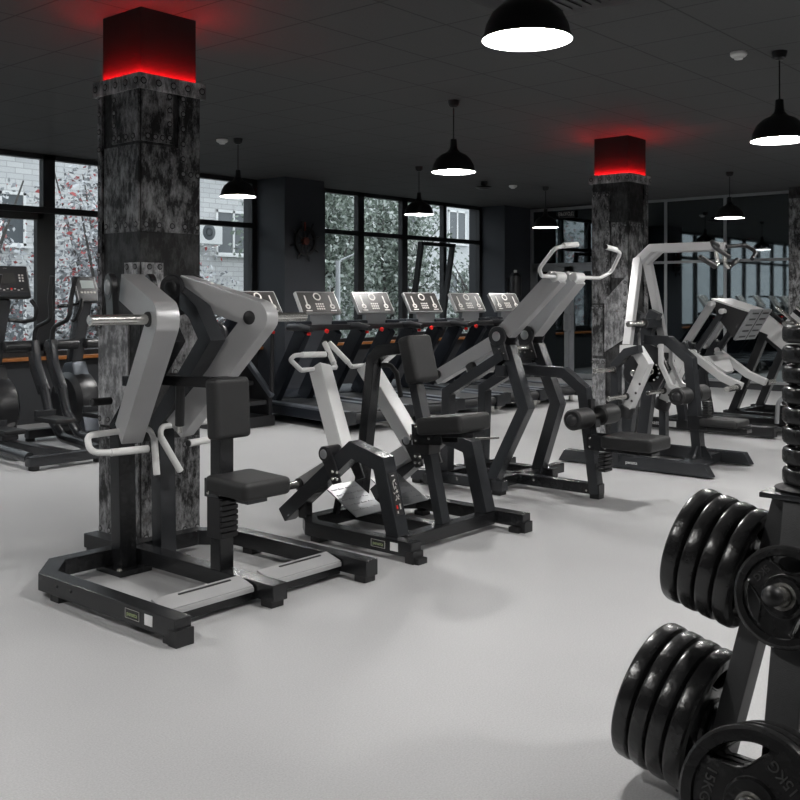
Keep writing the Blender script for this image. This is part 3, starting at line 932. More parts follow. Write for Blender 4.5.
def lug(X, pts, w, t=0.02):
    """bearing plate with a round head, in the plane X: pts from head to tail (Y, Z)"""
    bm = nb()
    side(bm, X, pts, w, t, 0.004)
    y, z = pts[0]
    cyl(bm, (X - t / 2, y, z), (X + t / 2, y, z), w / 2, 28, 0.003)
    return bm

# ---- A: row machine nearest the camera, in front of the column
AC = 3.055
AL, AR = 2.465, 3.625
A = thing('row_machine', 'plate loaded row machine with bent silver arms, nearest, in front of the near column', 'gym machine', (AC, 3.9, 0))
bm = nb()
flat(bm, 0.072, [(AL, 3.28), (AL, 4.32), (AL + 0.15, 4.5), (AR - 0.15, 4.5), (AR, 4.32), (AR, 3.30)], 0.085, 0.082, 0.005)
obj('base_frame', bm, M['frame'], A)
bm = nb(); box(bm, AC - 0.045, AC + 0.045, 3.345, 4.9, 0.031, 0.109, 0.005)
obj('center_rail', bm, M['frame'], A)
feet(A, [(AL, 3.33), (AL, 4.2), (AR, 3.35), (AR, 4.2), (AC, 3.40), (AC, 4.85)])
bolts(A, [(AL - 0.043, 4.05, 0.08), (AL - 0.043, 4.17, 0.08)], -XA, 0.008, 'rubber')
for sx in (-1, 1):
    px = AC + 0.02 + sx * 0.125
    obj('upright', side(nb(), px, [(4.42, 0.02), (4.44, 0.74), (4.02, 1.20), (4.12, 1.34), (4.33, 1.47)], 0.085, 0.098, 0.006), M['frame2' if sx > 0 else 'frame'], A)
    bm = nb(); box(bm, px - 0.095, px + 0.095, 4.31, 4.53, 0.0, 0.03, 0.004)
    pl = obj('foot_plate', bm, M['frame'], A)
    bolts(pl, [(px + a * 0.075, 4.44 + b * 0.09, 0.03) for a in (-1, 1) for b in (-1, 1)], ZA, 0.014)
    piv = V((AC + 0.025 + sx * 0.165, 4.31, 1.465))
    e1 = V((sx * 0.14, -0.475, 0)).normalized()
    n = e1.cross(ZA)
    arm = obj('lever_arm', ribbon(nb(), piv, e1, ZA, [(0.0, 0.0), (0.50, -0.145), (-0.03, -0.745)], 0.14, 0.112, 0.006, 0.022), M['silver'], A, 'silver bent lever arm')
    for q in (-0.10, 0.10):
        c = piv + n * q
        bm = nb()
        ribbon(bm, c, e1, ZA, [(0, 0), (0.03, -0.15)], 0.115, 0.03, 0.004)
        cyl(bm, c - n * 0.018, c + n * 0.018, 0.07, 32, 0.006)
        b = obj('bearing', bm, M['plastic'], A)
        o_ = c + n * (0.018 if q > 0 else -0.018)
        obj('bearing_cap', dome(nb(), o_, n * (1 if q > 0 else -1), 0.04, 0.012, 20), M['rubber'] if sx > 0 else M['alu'], b)
    el = piv + e1 * 0.445 + ZA * -0.155
    horn(A, el + n * (0.05 if n.x * sx > 0 else -0.05), el + n * (0.05 if n.x * sx > 0 else -0.05) + XA * sx * 0.32)
    obj('arm_plug', dome(nb(), el + n * (-0.056 if n.x * sx > 0 else 0.056), n * (-1 if n.x * sx > 0 else 1), 0.036, 0.008, 20), M['rubber'], A)
    # handles
    b0 = V((AC + 0.025 + sx * 0.155, 4.345, 0.735))
    def hp(dx, dy, dz): return b0 + V((sx * dx, dy, dz))
    obj('side_handle', tube(nb(), [hp(0.03, 0, 0), hp(0.25, -0.02, 0.0), hp(0.27, -0.08, -0.075), hp(0.16, -0.10, -0.085)], 0.016, 0.04), M['white'], A, 'pale handle tube')
    grip(A, hp(0.17, -0.10, -0.085), hp(-0.03, -0.13, -0.085), 0.019)
    obj('inner_handle', tube(nb(), [hp(-0.03, 0, 0.0), hp(-0.12, -0.01, 0.0), hp(-0.135, -0.03, -0.06)], 0.015, 0.04), M['white'], A)
    grip(A, hp(-0.135, -0.03, -0.05), hp(-0.13 if sx < 0 else -0.03, -0.06, -0.24), 0.018)
    obj('stop_bumper', cyl(nb(), (px + sx * 0.05, 4.46, 0.88), (px + sx * 0.17, 4.46, 0.88), 0.02, 16, 0.006), M['rubber'], A)
bm = nb(); bar(bm, (AC, 3.76, 1.0), (AC, 4.34, 0.99), 0.07, 0.05); box(bm, AC - 0.18, AC + 0.18, 4.27, 4.33, 0.965, 1.015, 0.005)
obj('pad_arm', bm, M['frame'], A)
gs = obj('gas_spring', tube(nb(), [(AC + 0.01, 4.1, 0.98), (AC + 0.05, 4.16, 0.76)], 0.024, 0, 16), M['rubber'], A)
obj('spring_rod', tube(nb(), [(AC + 0.05, 4.16, 0.76), (AC + 0.052, 4.165, 0.72)], 0.014, 0, 12), M['chrome'], gs)
obj('seat_post', side(nb(), AC, [(3.76, 0.105), (3.76, 1.03)], 0.075, 0.085, 0.006), M['frame'], A)
bm = nb()
box(bm, AC - 0.052, AC + 0.052, 3.712, 3.81, 0.26, 0.455, 0.004)
for k in range(7): box(bm, AC - 0.05, AC + 0.05, 3.698, 3.72, 0.268 + k * 0.026, 0.289 + k * 0.026, 0.004)
obj('height_sleeve', bm, M['rubber'], A)
bm = nb()
for sx in (-1, 1): box(bm, AC + sx * 0.056 - 0.004, AC + sx * 0.056 + 0.004, 3.58, 3.82, 0.455, 0.545, 0.01)
box(bm, AC - 0.06, AC + 0.06, 3.5, 3.72, 0.455, 0.475, 0.004)
br = obj('seat_bracket', bm, M['frame2'], A)
bolts(br, [(AC - 0.061, 3.79, 0.525), (AC - 0.061, 3.79, 0.475), (AC - 0.061, 3.70, 0.48)], -XA)
obj('seat_pad', pad((AC + 0.03, 3.605, 0.525), (0.29, 0.30, 0.085), rotx(2), 0.03), M['leather'], A, 'black padded seat')
obj('chest_pad', pad((AC - 0.01, 3.70, 0.885), (0.215, 0.085, 0.29), rotx(-3), 0.028), M['leather'], A, 'black padded chest rest')
for x0, x1 in ((AL + 0.05, AC - 0.055), (AC + 0.055, AR - 0.05)):
    c = V(((x0 + x1) / 2, 3.52, 0.10))
    bm = nb(); obox(bm, c, (x1 - x0, 0.105, 0.012), rotx(16), 0.003)
    obox(bm, c + V((0, -0.052, -0.026)), (x1 - x0, 0.012, 0.022), None, 0.003)
    r = obj('foot_rest', bm, M['silver'], A, 'silver foot rest plate')
    bm = nb(); obox(bm, c + V((0.03, 0.028, 0.015)), ((x1 - x0) * 0.6, 0.010, 0.004), rotx(16), 0)
    obj('slot', bm, M['rubber'], r)
bm = nb(); box(bm, AL + 0.04, AR - 0.04, 3.48, 3.56, 0.02, 0.075, 0.004)
obj('cross_rail', bm, M['frame'], A)
def badge(parent, x, y, z):
    b = sticker(parent, (x - 0.001, y, z), rotz(90), 0.10, 0.04, 'rubber', 'badge')
    bm = nb()
    for a, b2 in ((-0.02, -0.0185), (0.0185, 0.02)): box(bm, x - 0.0025, x - 0.001, y - 0.05, y + 0.05, z + a, z + b2, 0)
    for q in (-0.0495, 0.0495): box(bm, x - 0.0025, x - 0.001, y + q - 0.001, y + q + 0.001, z - 0.02, z + 0.02, 0)
    obj('badge_border', bm, M['print'], b)
    text('badge_lettering', 'panatta', 0.026, face_matrix((x - 0.003, y, z), (0, -1, 0), (0, 0, 1)), M['green_print'], b)
    sticker(parent, (x - 0.001, y - 0.115, z), rotz(90), 0.055, 0.045)
badge(A, AL - 0.0425, 3.57, 0.075)
bm = nb()
box(bm, AL - 0.045, AL + 0.045, 3.265, 3.32, 0.0, 0.07, 0.003)
obj('end_cap', bm, M['rubber'], A)

# ---- B: second machine, chest supported row with silver levers leaning back
BC = 4.52
B = thing('lever_row_machine', 'plate loaded rowing machine with two upright pale levers, second from the left', 'gym machine', (BC, 3.9, 0))
for sx in (-1, 1):
    rx = BC + sx * (0.475 if sx < 0 else 0.50)
    b = obj('side_rail', flat(nb(), 0.072, [(rx, 3.365 if sx < 0 else 3.31), (rx, 4.16), (rx - sx * 0.09, 4.27), (BC, 4.27)], 0.082, 0.08, 0.005), M['frame'], B)
    obj('end_cap', box(nb(), rx - 0.043, rx + 0.043, 3.35 if sx < 0 else 3.295, 3.41 if sx < 0 else 3.355, 0.0, 0.065, 0.004), M['rubber'], b)
    fx = BC + sx * 0.41
    obj('bent_frame', side(nb(), fx, [(3.55, 0.10), (3.655, 0.495), (3.87, 0.55), (4.44, 0.10)], 0.09, 0.095, 0.006), M['frame2'], B)
    obj('brace', bar(nb(), (fx - sx * 0.0, 4.28, 0.10), (fx, 4.28, 0.22), 0.06, 0.06), M['frame'], B)
    # lever: lower weight end, pivot, upper handle end
    X0_, X1_ = BC + sx * 0.295, BC + sx * 0.21
    piv = V((BC + sx * 0.33, 4.03, 0.45))
    top = V((BC + sx * 0.21, 4.36, 0.985))
    low = V((BC + sx * 0.34, 4.37, 0.27))
    e1 = (top - piv); e1.z = 0
    arm = obj('lever_arm', bar(nb(), piv - (top - piv) * 0.03, top, 0.105, 0.105, 0.010, YA), M['pale'], B, 'pale silver upright lever')
    obj('weight_arm', bar(nb(), piv + V((0, 0.02, 0.0)), low, 0.10, 0.10, 0.008, XA), M['silver'], B, 'silver lower weight arm')
    horn(B, low + V((sx * 0.05, -0.02, 0.02)), low + V((sx * 0.28, -0.02, 0.02)))
    for q in ((-0.135, 0.062) if sx < 0 else (-0.055, 0.135)):
        hh = obj('pivot_bracket', prism(nb(), piv + XA * q, YA, ZA, [(-0.10, -0.09), (-0.04, -0.11), (0.05, 0.02), (0.06, 0.10), (0.0, 0.10), (-0.05, 0.02)], 0.014, 0.003), M['plastic'], B)
        if q < 0: h, qx = hh, q
    obj('pivot_shaft', cyl(nb(), piv + V((qx - 0.013, 0.03, 0.06)), piv + V((qx + 0.21, 0.03, 0.06)), 0.045, 24, 0.005), M['plastic'], B)
    obj('pivot_cap', dome(nb(), piv + V((qx - 0.014, 0.03, 0.06)), -XA, 0.028, 0.008, 20), M['alu'], h)
    bolts(h, [piv + V((qx - 0.0075, -0.075 + a * 0.035, -0.075 + b_ * 0.04)) for a in (0, 1) for b_ in (0, 1)], -XA, 0.011)
    # handle loop on the lever
    def hp(dx, dy, dz): return top + V((sx * dx, dy, dz))
    obj('handle_loop', tube(nb(), [hp(-0.14, -0.0, -0.01), hp(0.16, 0.0, -0.01), hp(0.27, -0.02, 0.06), hp(0.25, -0.04, 0.085), hp(0.17, -0.05, 0.085)], 0.0145, 0.025), M['pale'], B, 'pale handle tube')
    grip(B, hp(0.2, -0.045, 0.086), hp(0.01, -0.06, 0.082), 0.018)
    obj('grip_stem', tube(nb(), [hp(-0.14, 0.0, -0.01), hp(-0.145, 0.02, 0.015)], 0.0145), M['pale'], B)
    grip(B, hp(-0.145, 0.02, 0.015), hp(-0.19, 0.15, 0.14), 0.018)
    # foot plates
    c = V((BC + sx * 0.20, 4.07, 0.21))
    bm = nb(); obox(bm, c, (0.26, 0.30, 0.008), rotx(28), 0.002)
    for i in range(4):
        for j in range(5): obox(bm, c + V(((i - 1.5) * 0.06, (j - 2) * 0.05 * math.cos(0.49), 0.006 + (j - 2) * 0.05 * math.sin(0.49))), (0.04, 0.008, 0.004), rotx(28), 0)
    obj('foot_plate', bm, M['alu'], B, 'ribbed metal foot plate')
    obj('foot_plate_stay', bar(nb(), c + V((0, 0.12, 0.04)), (c.x, 4.23, 0.1), 0.04, 0.03), M['frame'], B)
bm = nb(); box(bm, BC - 0.44, BC + 0.44, 3.50, 3.585, 0.032, 0.105, 0.005)
obj('front_rail', bm, M['frame'], B)
bm = nb(); box(bm, BC - 0.04, BC + 0.04, 3.58, 4.25, 0.032, 0.10, 0.005)
obj('center_rail', bm, M['frame'], B)
feet(B, [(BC + a * 0.47, y) for a in (-1, 1) for y in (3.36, 4.1)])
obj('center_post', side(nb(), BC, [(4.22, 0.09), (4.10, 1.03), (4.03, 1.09), (3.80, 1.12)], 0.07, 0.075, 0.006), M['frame'], B)
lv = obj('release_lever', tube(nb(), [(BC + 0.02, 4.06, 1.0), (BC + 0.07, 4.03, 1.0), (BC + 0.10, 4.0, 0.95), (BC + 0.115, 3.98, 0.80)], 0.015, 0.04), M['rubber'], B)
obj('seat_post', side(nb(), BC, [(3.56, 0.10), (3.66, 0.53), (3.80, 1.05)], 0.06, 0.075, 0.006), M['frame2'], B)
bm = nb(); box(bm, BC - 0.055, BC + 0.055, 3.62, 3.73, 0.50, 0.56, 0.005); box(bm, BC - 0.05, BC + 0.08, 3.64, 3.72, 0.59, 0.62, 0.005)
obj('height_sleeve', bm, M['rubber'], B)
bm = nb()
for q in (-0.075, 0.075): obox(bm, (BC + q, 3.62, 0.62), (0.008, 0.22, 0.12), rotx(-4), 0.008)
obox(bm, (BC, 3.47, 0.63), (0.12, 0.34, 0.03), rotx(-4), 0.004)
br = obj('seat_bracket', bm, M['frame'], B)
bolts(br, [(BC - 0.08, 3.70, 0.66), (BC - 0.08, 3.70, 0.58), (BC - 0.08, 3.60, 0.60)], -XA)
obj('seat_pad', pad((BC - 0.01, 3.475, 0.69), (0.30, 0.33, 0.10), rotx(-7), 0.03), M['leather'], B, 'black padded seat')
obj('chest_pad', pad((BC - 0.01, 3.735, 1.05), (0.215, 0.10, 0.28), rotx(-15), 0.03), M['leather'], B, 'black padded chest rest')
badge(B, BC - 0.517, 3.60, 0.075)
# instruction strip on the near bent frame (front face slopes with the leg)
d = V((0, 0.105, 0.395)).normalized()
fc = V((BC - 0.41, 3.55, 0.10)) + d * 0.23
nrm = d.cross(XA)
if nrm.y > 0: nrm = -nrm
rot = Matrix((XA, -nrm, d)).transposed()
st = sticker(B, fc + nrm * 0.0465, rot, 0.06, 0.235, 'rubber', 'instruction_strip')
def chip(name, dx, dz, w, h, m):
    obj(name, obox(nb(), fc + nrm * 0.048 + XA * dx + d * dz, (w, 0.001, h), rot, 0), M[m], st)
chip('heading', 0, 0.10, 0.02, 0.006, 'white_print')
rg = random.Random(3)
for zz in (0.055, -0.01):
    bm = nb()
    for k in range(9):
        obox(bm, fc + nrm * 0.048 + XA * rg.uniform(-0.018, 0.018) + d * (zz + rg.uniform(-0.024, 0.024)), (0.005, 0.001, rg.uniform(0.008, 0.018)), rot @ roty(rg.uniform(-50, 50)), 0)
    obj('figure_print', bm, M['print'], st)
chip('muscle_print', -0.012, -0.072, 0.012, 0.02, 'red')
chip('muscle_print', 0.014, -0.072, 0.010, 0.03, 'print')
chip('muscle_print', -0.012, -0.10, 0.009, 0.014, 'print')

# ---- C: pulldown machine with tall silver arms and white handles
CC = 6.2
C = thing('lever_pulldown_machine', 'plate loaded pulldown with long silver arms ending in white bent handles, middle of the picture', 'gym machine', (CC, 3.8, 0))
bm = nb(); box(bm, CC - 0.04, CC + 0.04, 3.46, 4.75, 0.03, 0.105, 0.005)
obj('center_rail', bm, M['frame'], C)
obj('rear_rail', box(nb(), CC - 0.5, CC + 0.62, 4.60, 4.68, 0.03, 0.105, 0.005), M['frame'], C)
obj('cross_rail', box(nb(), CC - 0.40, CC + 0.62, 4.14, 4.22, 0.03, 0.105, 0.005), M['frame'], C)
for sx in (-1, 1):
    obj('side_rail', box(nb(), CC + sx * 0.34 - 0.04, CC + sx * 0.34 + 0.04, 4.05, 4.9, 0.03, 0.105, 0.005), M['frame2' if sx < 0 else 'frame'], C)
feet(C, [(CC + a * 0.34, y) for a in (-1, 1) for y in (4.1, 4.85)] + [(CC, 3.5)])
bolts(C, [(CC - 0.382, 4.3, 0.075), (CC - 0.382, 4.45, 0.075), (CC - 0.042, 4.0, 0.075), (CC - 0.042, 3.56, 0.055)], -XA, 0.009)
for sx in (-1, 1):
    hub = V((CC + sx * 0.185, 4.17, 1.135))
    kn = V((CC + sx * 0.215, 3.95, 0.625)); ft = V((CC + sx * 0.31, 4.19, 0.06))
    tp = V((CC + sx * 0.19, 4.12, 1.06))
    e1 = V((0, -1, 0))
    bm = nb()
    # bent leg: slight outward splay below the knee
    ribbon(bm, (kn.x, 0, 0), YA, ZA, [(tp.y, tp.z), (kn.y, kn.z), (ft.y, ft.z)], 0.088, 0.09, 0.006)
    f = (ft.x - kn.x) / (kn.z - ft.z)
    for v in bm.verts:
        if v.co.z < kn.z: v.co.x += (kn.z - v.co.z) * f
        else: v.co.x += (tp.x - kn.x) * (v.co.z - kn.z) / (tp.z - kn.z)
    obj('bent_leg', bm, M['frame2'], C)
    obj('rear_leg', side(nb(), CC + sx * 0.235, [(4.12, 1.0), (4.64, 0.70), (4.66, 0.10)], 0.075, 0.085, 0.006), M['frame2'], C)
    for q in (-0.075, 0.075):
        bm = nb()
        prism(bm, hub + XA * q, YA, ZA, [(-0.05, 0.0), (0.055, 0.03), (0.06, -0.06), (0.02, -0.17), (-0.10, -0.17), (-0.06, -0.06)], 0.016, 0.004)
        cyl(bm, hub + XA * (q - 0.014), hub + XA * (q + 0.014), 0.073, 32, 0.005)
        hh = obj('pivot_bracket', bm, M['plastic'], C)
        if q < 0: h = hh
    obj('pivot_cap', dome(nb(), hub + V((-0.092, 0, 0)), -XA, 0.036, 0.010, 20), M['alu'], h)
    bolts(h, [hub + V((-0.084, a, b_)) for a, b_ in ((-0.06, -0.12), (0.0, -0.13), (-0.02, -0.09))], -XA, 0.008)
    top = V((CC + sx * 0.125, 3.74, 1.565))
    n = XA
    obj('lever_arm', bar(nb(), hub + (top - hub) * 0.07, top, 0.115, 0.125, 0.008), M['silver'], C, 'long silver lever arm')
    obj('arm_collar', cyl(nb(), top + V((sx * -0.058, -0.005, 0.0)), top + V((sx * 0.07, -0.005, 0.0)), 0.036, 28, 0.005), M['pale'], C)
    low = V((CC + sx * 0.215, 4.76, 0.80))
    obj('weight_arm', bar(nb(), hub + V((0, 0.06, -0.045)), low, 0.10, 0.105, 0.008), M['silver'], C, 'silver lower weight arm')
    horn(C, low + V((sx * 0.045, -0.03, 0.03)), low + V((sx * 0.25, -0.03, 0.03)))
    obj('stop_bumper', cyl(nb(), (CC + sx * 0.235, 4.40, 0.86), (CC + sx * 0.235, 4.44, 0.92), 0.04, 20, 0.006), M['rubber'], C)
    def hp(x, y, z): return V((CC + sx * x, y, z))
    hp_ = [hp(0.16, 3.73, 1.565), hp(0.40, 3.70, 1.565), hp(0.50, 3.66, 1.61), hp(0.46, 3.56, 1.75), hp(0.32, 3.545, 1.775)]
    obj('bent_handle', tube(nb(), hp_, 0.0135, 0.05), M['pale'], C, 'pale bent handle tube')
    grip(C, hp(0.37, 3.547, 1.77), hp(0.2, 3.54, 1.785), 0.019)
obj('axle', cyl(nb(), (CC - 0.24, 4.14, 1.04), (CC + 0.24, 4.14, 1.04), 0.02, 16), M['chrome'], C)
obj('tie_rod', cyl(nb(), (CC - 0.24, 4.655, 0.33), (CC - 0.05, 4.3, 0.36), 0.008, 8), M['chrome'], C)
obj('front_arch', side(nb(), CC, [(4.2, 0.885), (3.76, 0.875), (3.60, 0.76), (3.50, 0.03)], 0.075, 0.085, 0.006), M['frame2'], C)
obj('arch_crossbar', box(nb(), CC - 0.28, CC + 0.28, 4.10, 4.18, 0.845, 0.925, 0.005), M['frame2'], C)
bm = nb(); cyl(bm, (CC - 0.19, 3.53, 0.575), (CC + 0.19, 3.53, 0.575), 0.013, 12)
obj('roller_axle', bm, M['chrome'], C)
for sx in (-1, 1):
    r = obj('thigh_roller', cyl(nb(), (CC + sx * 0.075, 3.53, 0.575), (CC + sx * 0.29, 3.53, 0.575), 0.072, 32, 0.012), M['foam'], C, 'black foam thigh roller')
    obj('roller_cap', dome(nb(), (CC + sx * 0.29, 3.53, 0.575), XA * sx, 0.04, 0.025, 20), M['plastic'], r)
bm = nb(); box(bm, CC - 0.035, CC + 0.035, 3.49, 3.56, 0.50, 0.56, 0.005); box(bm, CC - 0.03, CC + 0.03, 3.53, 3.58, 0.56, 0.70, 0.004)
obj('roller_mount', bm, M['frame'], C)
bm = nb()
for q in (-0.06, 0.06): box(bm, CC + q - 0.005, CC + q + 0.005, 3.33, 3.55, 0.345, 0.455, 0.008)
box(bm, CC - 0.06, CC + 0.06, 3.05, 3.42, 0.345, 0.365, 0.004)
br = obj('seat_bracket', bm, M['frame'], C)
bolts(br, [(CC - 0.066, 3.52, 0.43), (CC - 0.066, 3.52, 0.37), (CC - 0.066, 3.40, 0.37)], -XA)
bm = nb()
for k in range(5): box(bm, CC - 0.055, CC + 0.055, 3.405, 3.46, 0.20 + k * 0.027, 0.218 + k * 0.027, 0.005)
obj('height_sleeve', bm, M['rubber'], C)
obj('seat_pad', pad((CC, 3.2, 0.425), (0.32, 0.38, 0.09), None, 0.03), M['leather'], C, 'black padded seat')

# ---- D: second pulldown further back with tall arch of pale bars
DC = 7.85
D = thing('arched_pulldown_machine', 'dark pulldown machine with arched pale bars and black grips, right of the far column', 'gym machine', (DC, 3.9, 0))
for sx in (-1, 1):
    rx = DC + sx * 0.40
    bm = nb()
    prism(bm, (rx, 0, 0), YA, ZA, [(3.18, 0.012), (4.56, 0.012), (4.50, 0.11), (3.24, 0.11)], 0.09, 0.006)
    obj('side_rail', bm, M['frame2'], D)
    # arch: leaning pale bar + top beam
    hd = V((DC + sx * 0.085, 3.985, 1.755)); ft = V((DC + sx * 0.34, 3.95, 1.02))
    e1 = V((sx * 0.29, 0.02, 0)).normalized()
    obj('arch_leg', bar(nb(), hd, ft, 0.06, 0.07, 0.005, YA), M['silver'], D, 'silver leaning arch leg')
    obj('top_beam', side(nb(), DC + sx * 0.075, [(3.99, 1.73), (3.86, 1.84), (3.28, 1.84)], 0.07, 0.07, 0.006), M['silver'], D)
    lv = obj('lever_arm', side(nb(), DC + sx * 0.345, YZ(7.5, (622, 350), (638, 351), (646, 364), (628, 407)), 0.085, 0.10, 0.006), M['pale'], D, 'pale lever arm bent like a hook')
    obj('lever_cup', cyl(nb(), (DC + sx * 0.345, 3.985, 0.43), (DC + sx * 0.345, 3.95, 0.52), 0.07, 28, 0.006), M['rubber'], D)
    bolts(lv, [(DC + sx * 0.345 - 0.05, y_, z_) for y_, z_ in YZ(7.46, (632, 401), (636, 393), (640, 384))], -XA, 0.011, 'rubber')
    horn(D, (DC + sx * 0.345 - 0.05, 3.93, 0.60), (DC + sx * 0.345 - 0.36, 3.93, 0.60), 0.02, 0.03)
    # handles
    t0 = V((DC + sx * 0.075, 3.28, 1.84))
    obj('upper_handle', tube(nb(), [t0, t0 + V((sx * 0.26, -0.06, 0.02)), t0 + V((sx * 0.36, -0.12, -0.03)), t0 + V((sx * 0.16, -0.16, -0.1))], 0.017, 0.05), M['rubber'], D, 'black upper grip')
    obj('lower_handle', tube(nb(), [t0 + V((0, 0.02, -0.04)), t0 + V((0, 0.0, -0.15)), t0 + V((sx * 0.06, 0, -0.17)), t0 + V((sx * 0.30, 0.02, -0.1))], 0.017, 0.04), M['chrome'], D)
    grip(D, t0 + V((sx * 0.06, 0, -0.17)), t0 + V((sx * 0.30, 0.02, -0.1)), 0.021, 'rubber', False)
    # dark inner uprights
    obj('upright', side(nb(), DC + sx * 0.16, [(4.08, 0.05), (4.0, 0.62), (4.02, 1.12), (3.94, 1.3)], 0.10, 0.085, 0.006), M['frame2'], D)
    # side weight storage post
    obj('storage_post', side(nb(), DC + sx * 0.44, [(4.0, 0.06), (4.0, 0.86), (3.90, 0.97), (3.78, 1.0)], 0.065, 0.075, 0.006), M['frame2'], D)
    horn(D, (DC + sx * 0.48, 4.0, 0.82), (DC + sx * 0.80, 4.0, 0.83), 0.02, 0.03)
    bm = nb()
    cyl(bm, (DC + sx * 0.16 - 0.075, 3.95, 0.78), (DC + sx * 0.16 - 0.045, 3.95, 0.78), 0.1, 28, 0.006)
    prism(bm, (DC + sx * 0.16 - 0.06, 3.95, 0.78), YA, ZA, [(-0.16, 0.02), (-0.08, 0.2), (0.08, 0.26), (0.08, -0.05), (-0.05, -0.17)], 0.03, 0.004)
    q = obj('cam_plate', bm, M['plastic'], D)
    obj('cam_bolt', dome(nb(), (DC + sx * 0.16 - 0.076, 3.95, 0.78), -XA, 0.03, 0.012, 16), M['chrome'], q)
    bolts(q, [(DC + sx * 0.16 - 0.077, 3.95 + 0.08 * math.cos(a), 0.78 + 0.08 * math.sin(a)) for a in (2.3, 2.8, 3.3, 3.8, 4.3)], -XA, 0.012)
    obj('inner_lever', side(nb(), DC + sx * 0.10, YZ(7.75, (661, 344), (661, 364), (671, 386), (684, 391)), 0.035, 0.04, 0.004), M['pale'], D)
obj('crossbar', box(nb(), DC - 0.24, DC + 0.24, 3.92, 4.02, 1.16, 1.24, 0.005), M['frame2'], D)
horn(D, (DC - 0.10, 3.92, 1.2), (DC - 0.42, 3.90, 1.2), 0.026, 0.04)
obj('rear_rail', box(nb(), DC - 0.40, DC + 0.40, 4.1, 4.19, 0.02, 0.10, 0.005), M['frame2'], D)
obj('front_rail', box(nb(), DC - 0.40, DC + 0.40, 3.43, 3.52, 0.02, 0.10, 0.005), M['frame2'], D)
obj('front_arch', side(nb(), DC, [(3.95, 1.06), (3.74, 1.055), (3.55, 0.90), (3.47, 0.06)], 0.08, 0.10, 0.006), M['frame2'], D)
bm = nb(); prism(bm, (DC, 0, 0), YA, ZA, [(3.36, 0.10), (3.58, 0.10), (3.51, 0.19), (3.42, 0.19)], 0.02, 0.003)
prism(bm, (0, 3.47, 0), XA, ZA, [(DC - 0.12, 0.10), (DC + 0.12, 0.10), (DC + 0.05, 0.19), (DC - 0.05, 0.19)], 0.02, 0.003)
obj('post_gusset', bm, M['frame2'], D)
bm = nb(); cyl(bm, (DC - 0.2, 3.55, 0.61), (DC + 0.2, 3.55, 0.61), 0.013, 12)
obj('roller_axle', bm, M['chrome'], D)
for sx in (-1, 1):
    r = obj('thigh_roller', cyl(nb(), (DC + sx * 0.075, 3.55, 0.61), (DC + sx * 0.27, 3.55, 0.61), 0.07, 32, 0.012), M['foam'], D, 'black foam thigh roller')
    obj('roller_cap', dome(nb(), (DC + sx * 0.27, 3.55, 0.61), XA * sx, 0.04, 0.025, 20), M['plastic'], r)
bm = nb()
for k in range(6): box(bm, DC - 0.045, DC + 0.045, 3.38, 3.43, 0.44 + k * 0.022, 0.455 + k * 0.022, 0.004)
obj('height_sleeve', bm, M['rubber'], D)
bm = nb(); box(bm, DC - 0.07, DC + 0.07, 3.38, 3.55, 0.33, 0.44, 0.008); box(bm, DC - 0.05, DC + 0.05, 3.05, 3.40, 0.33, 0.36, 0.004)
obj('seat_bracket', bm, M['frame'], D)
obj('seat_pad', pad((DC, 3.26, 0.40), (0.28, 0.32, 0.06), None, 0.024), M['leather'], D, 'black padded seat')
text('lettering', 'panatta', 0.036, face_matrix((DC - 0.4465, 3.86, 0.062), (0, -1, 0), (0, 0, 1)), M['white_print'], D, label='white script on the near rail')

# ---- E: lever leg press behind, F: angled sled press at the back right
EC = 10.45
E = thing('lever_leg_press', 'dark leg press with slotted grey foot plate and silver levers, before the mirror', 'gym machine', (EC, 4.3, 0))
obj('base_rail', box(nb(), EC - 0.50, EC - 0.40, 3.75, 5.2, 0.015, 0.12, 0.006), M['frame'], E)
obj('far_rail', box(nb(), EC + 0.40, EC + 0.50, 3.75, 5.2, 0.015, 0.12, 0.006), M['frame'], E)
obj('cross_rail', box(nb(), EC - 0.42, EC + 0.42, 4.95, 5.05, 0.02, 0.11, 0.005), M['frame'], E)
obj('front_rail', box(nb(), EC - 0.42, EC + 0.42, 3.85, 3.95, 0.02, 0.11, 0.005), M['frame'], E)
sticker(E, (EC - 0.501, 4.86, 0.07), rotz(90), 0.14, 0.06)
text('lettering', 'panatta', 0.06, face_matrix((EC - 0.5025, 5.05, 0.07), (0, -1, 0), (0, 0, 1)), M['white_print'], E)
for sx in (-1, 1):
    obj('upright', side(nb(), EC + sx * 0.33, [(4.78, 0.1), (4.86, 0.55), (4.70, 0.95)], 0.09, 0.09, 0.006), M['frame2'], E)
    ax = EC + sx * 0.30
    obj('link_arm', bar(nb(), (ax, 4.80, 0.88), (ax, 4.48, 1.36), 0.06, 0.075, 0.006), M['silver'], E, 'silver link arm')
    obj('link_arm', bar(nb(), (ax, 4.66, 0.84), (ax, 4.36, 1.28), 0.06, 0.06, 0.006), M['frame2'], E)
    for yy, zz in ((4.80, 0.88), (4.66, 0.84), (4.48, 1.36), (4.36, 1.28)):
        obj('pivot', cyl(nb(), (ax - 0.055, yy, zz), (ax + 0.055, yy, zz), 0.03, 20, 0.008), M['pale'], E)
    obj('weight_lever', side(nb(), EC + sx * 0.34, [(4.74, 0.86), (4.34, 0.58), (4.14, 0.50)], 0.075, 0.08, 0.006), M['pale'], E, 'pale weight lever')
    horn(E, (EC + sx * 0.38, 4.17, 0.49), (EC + sx * 0.66, 4.17, 0.49), 0.03, 0.04)
obj('lever_bridge', prism(nb(), (EC, 4.5, 0.70), XA, V((0, -0.7, -0.7)), [(-0.34, -0.12), (0.34, -0.12), (0.10, 0.12), (-0.10, 0.12)], 0.04, 0.004), M['pale'], E)
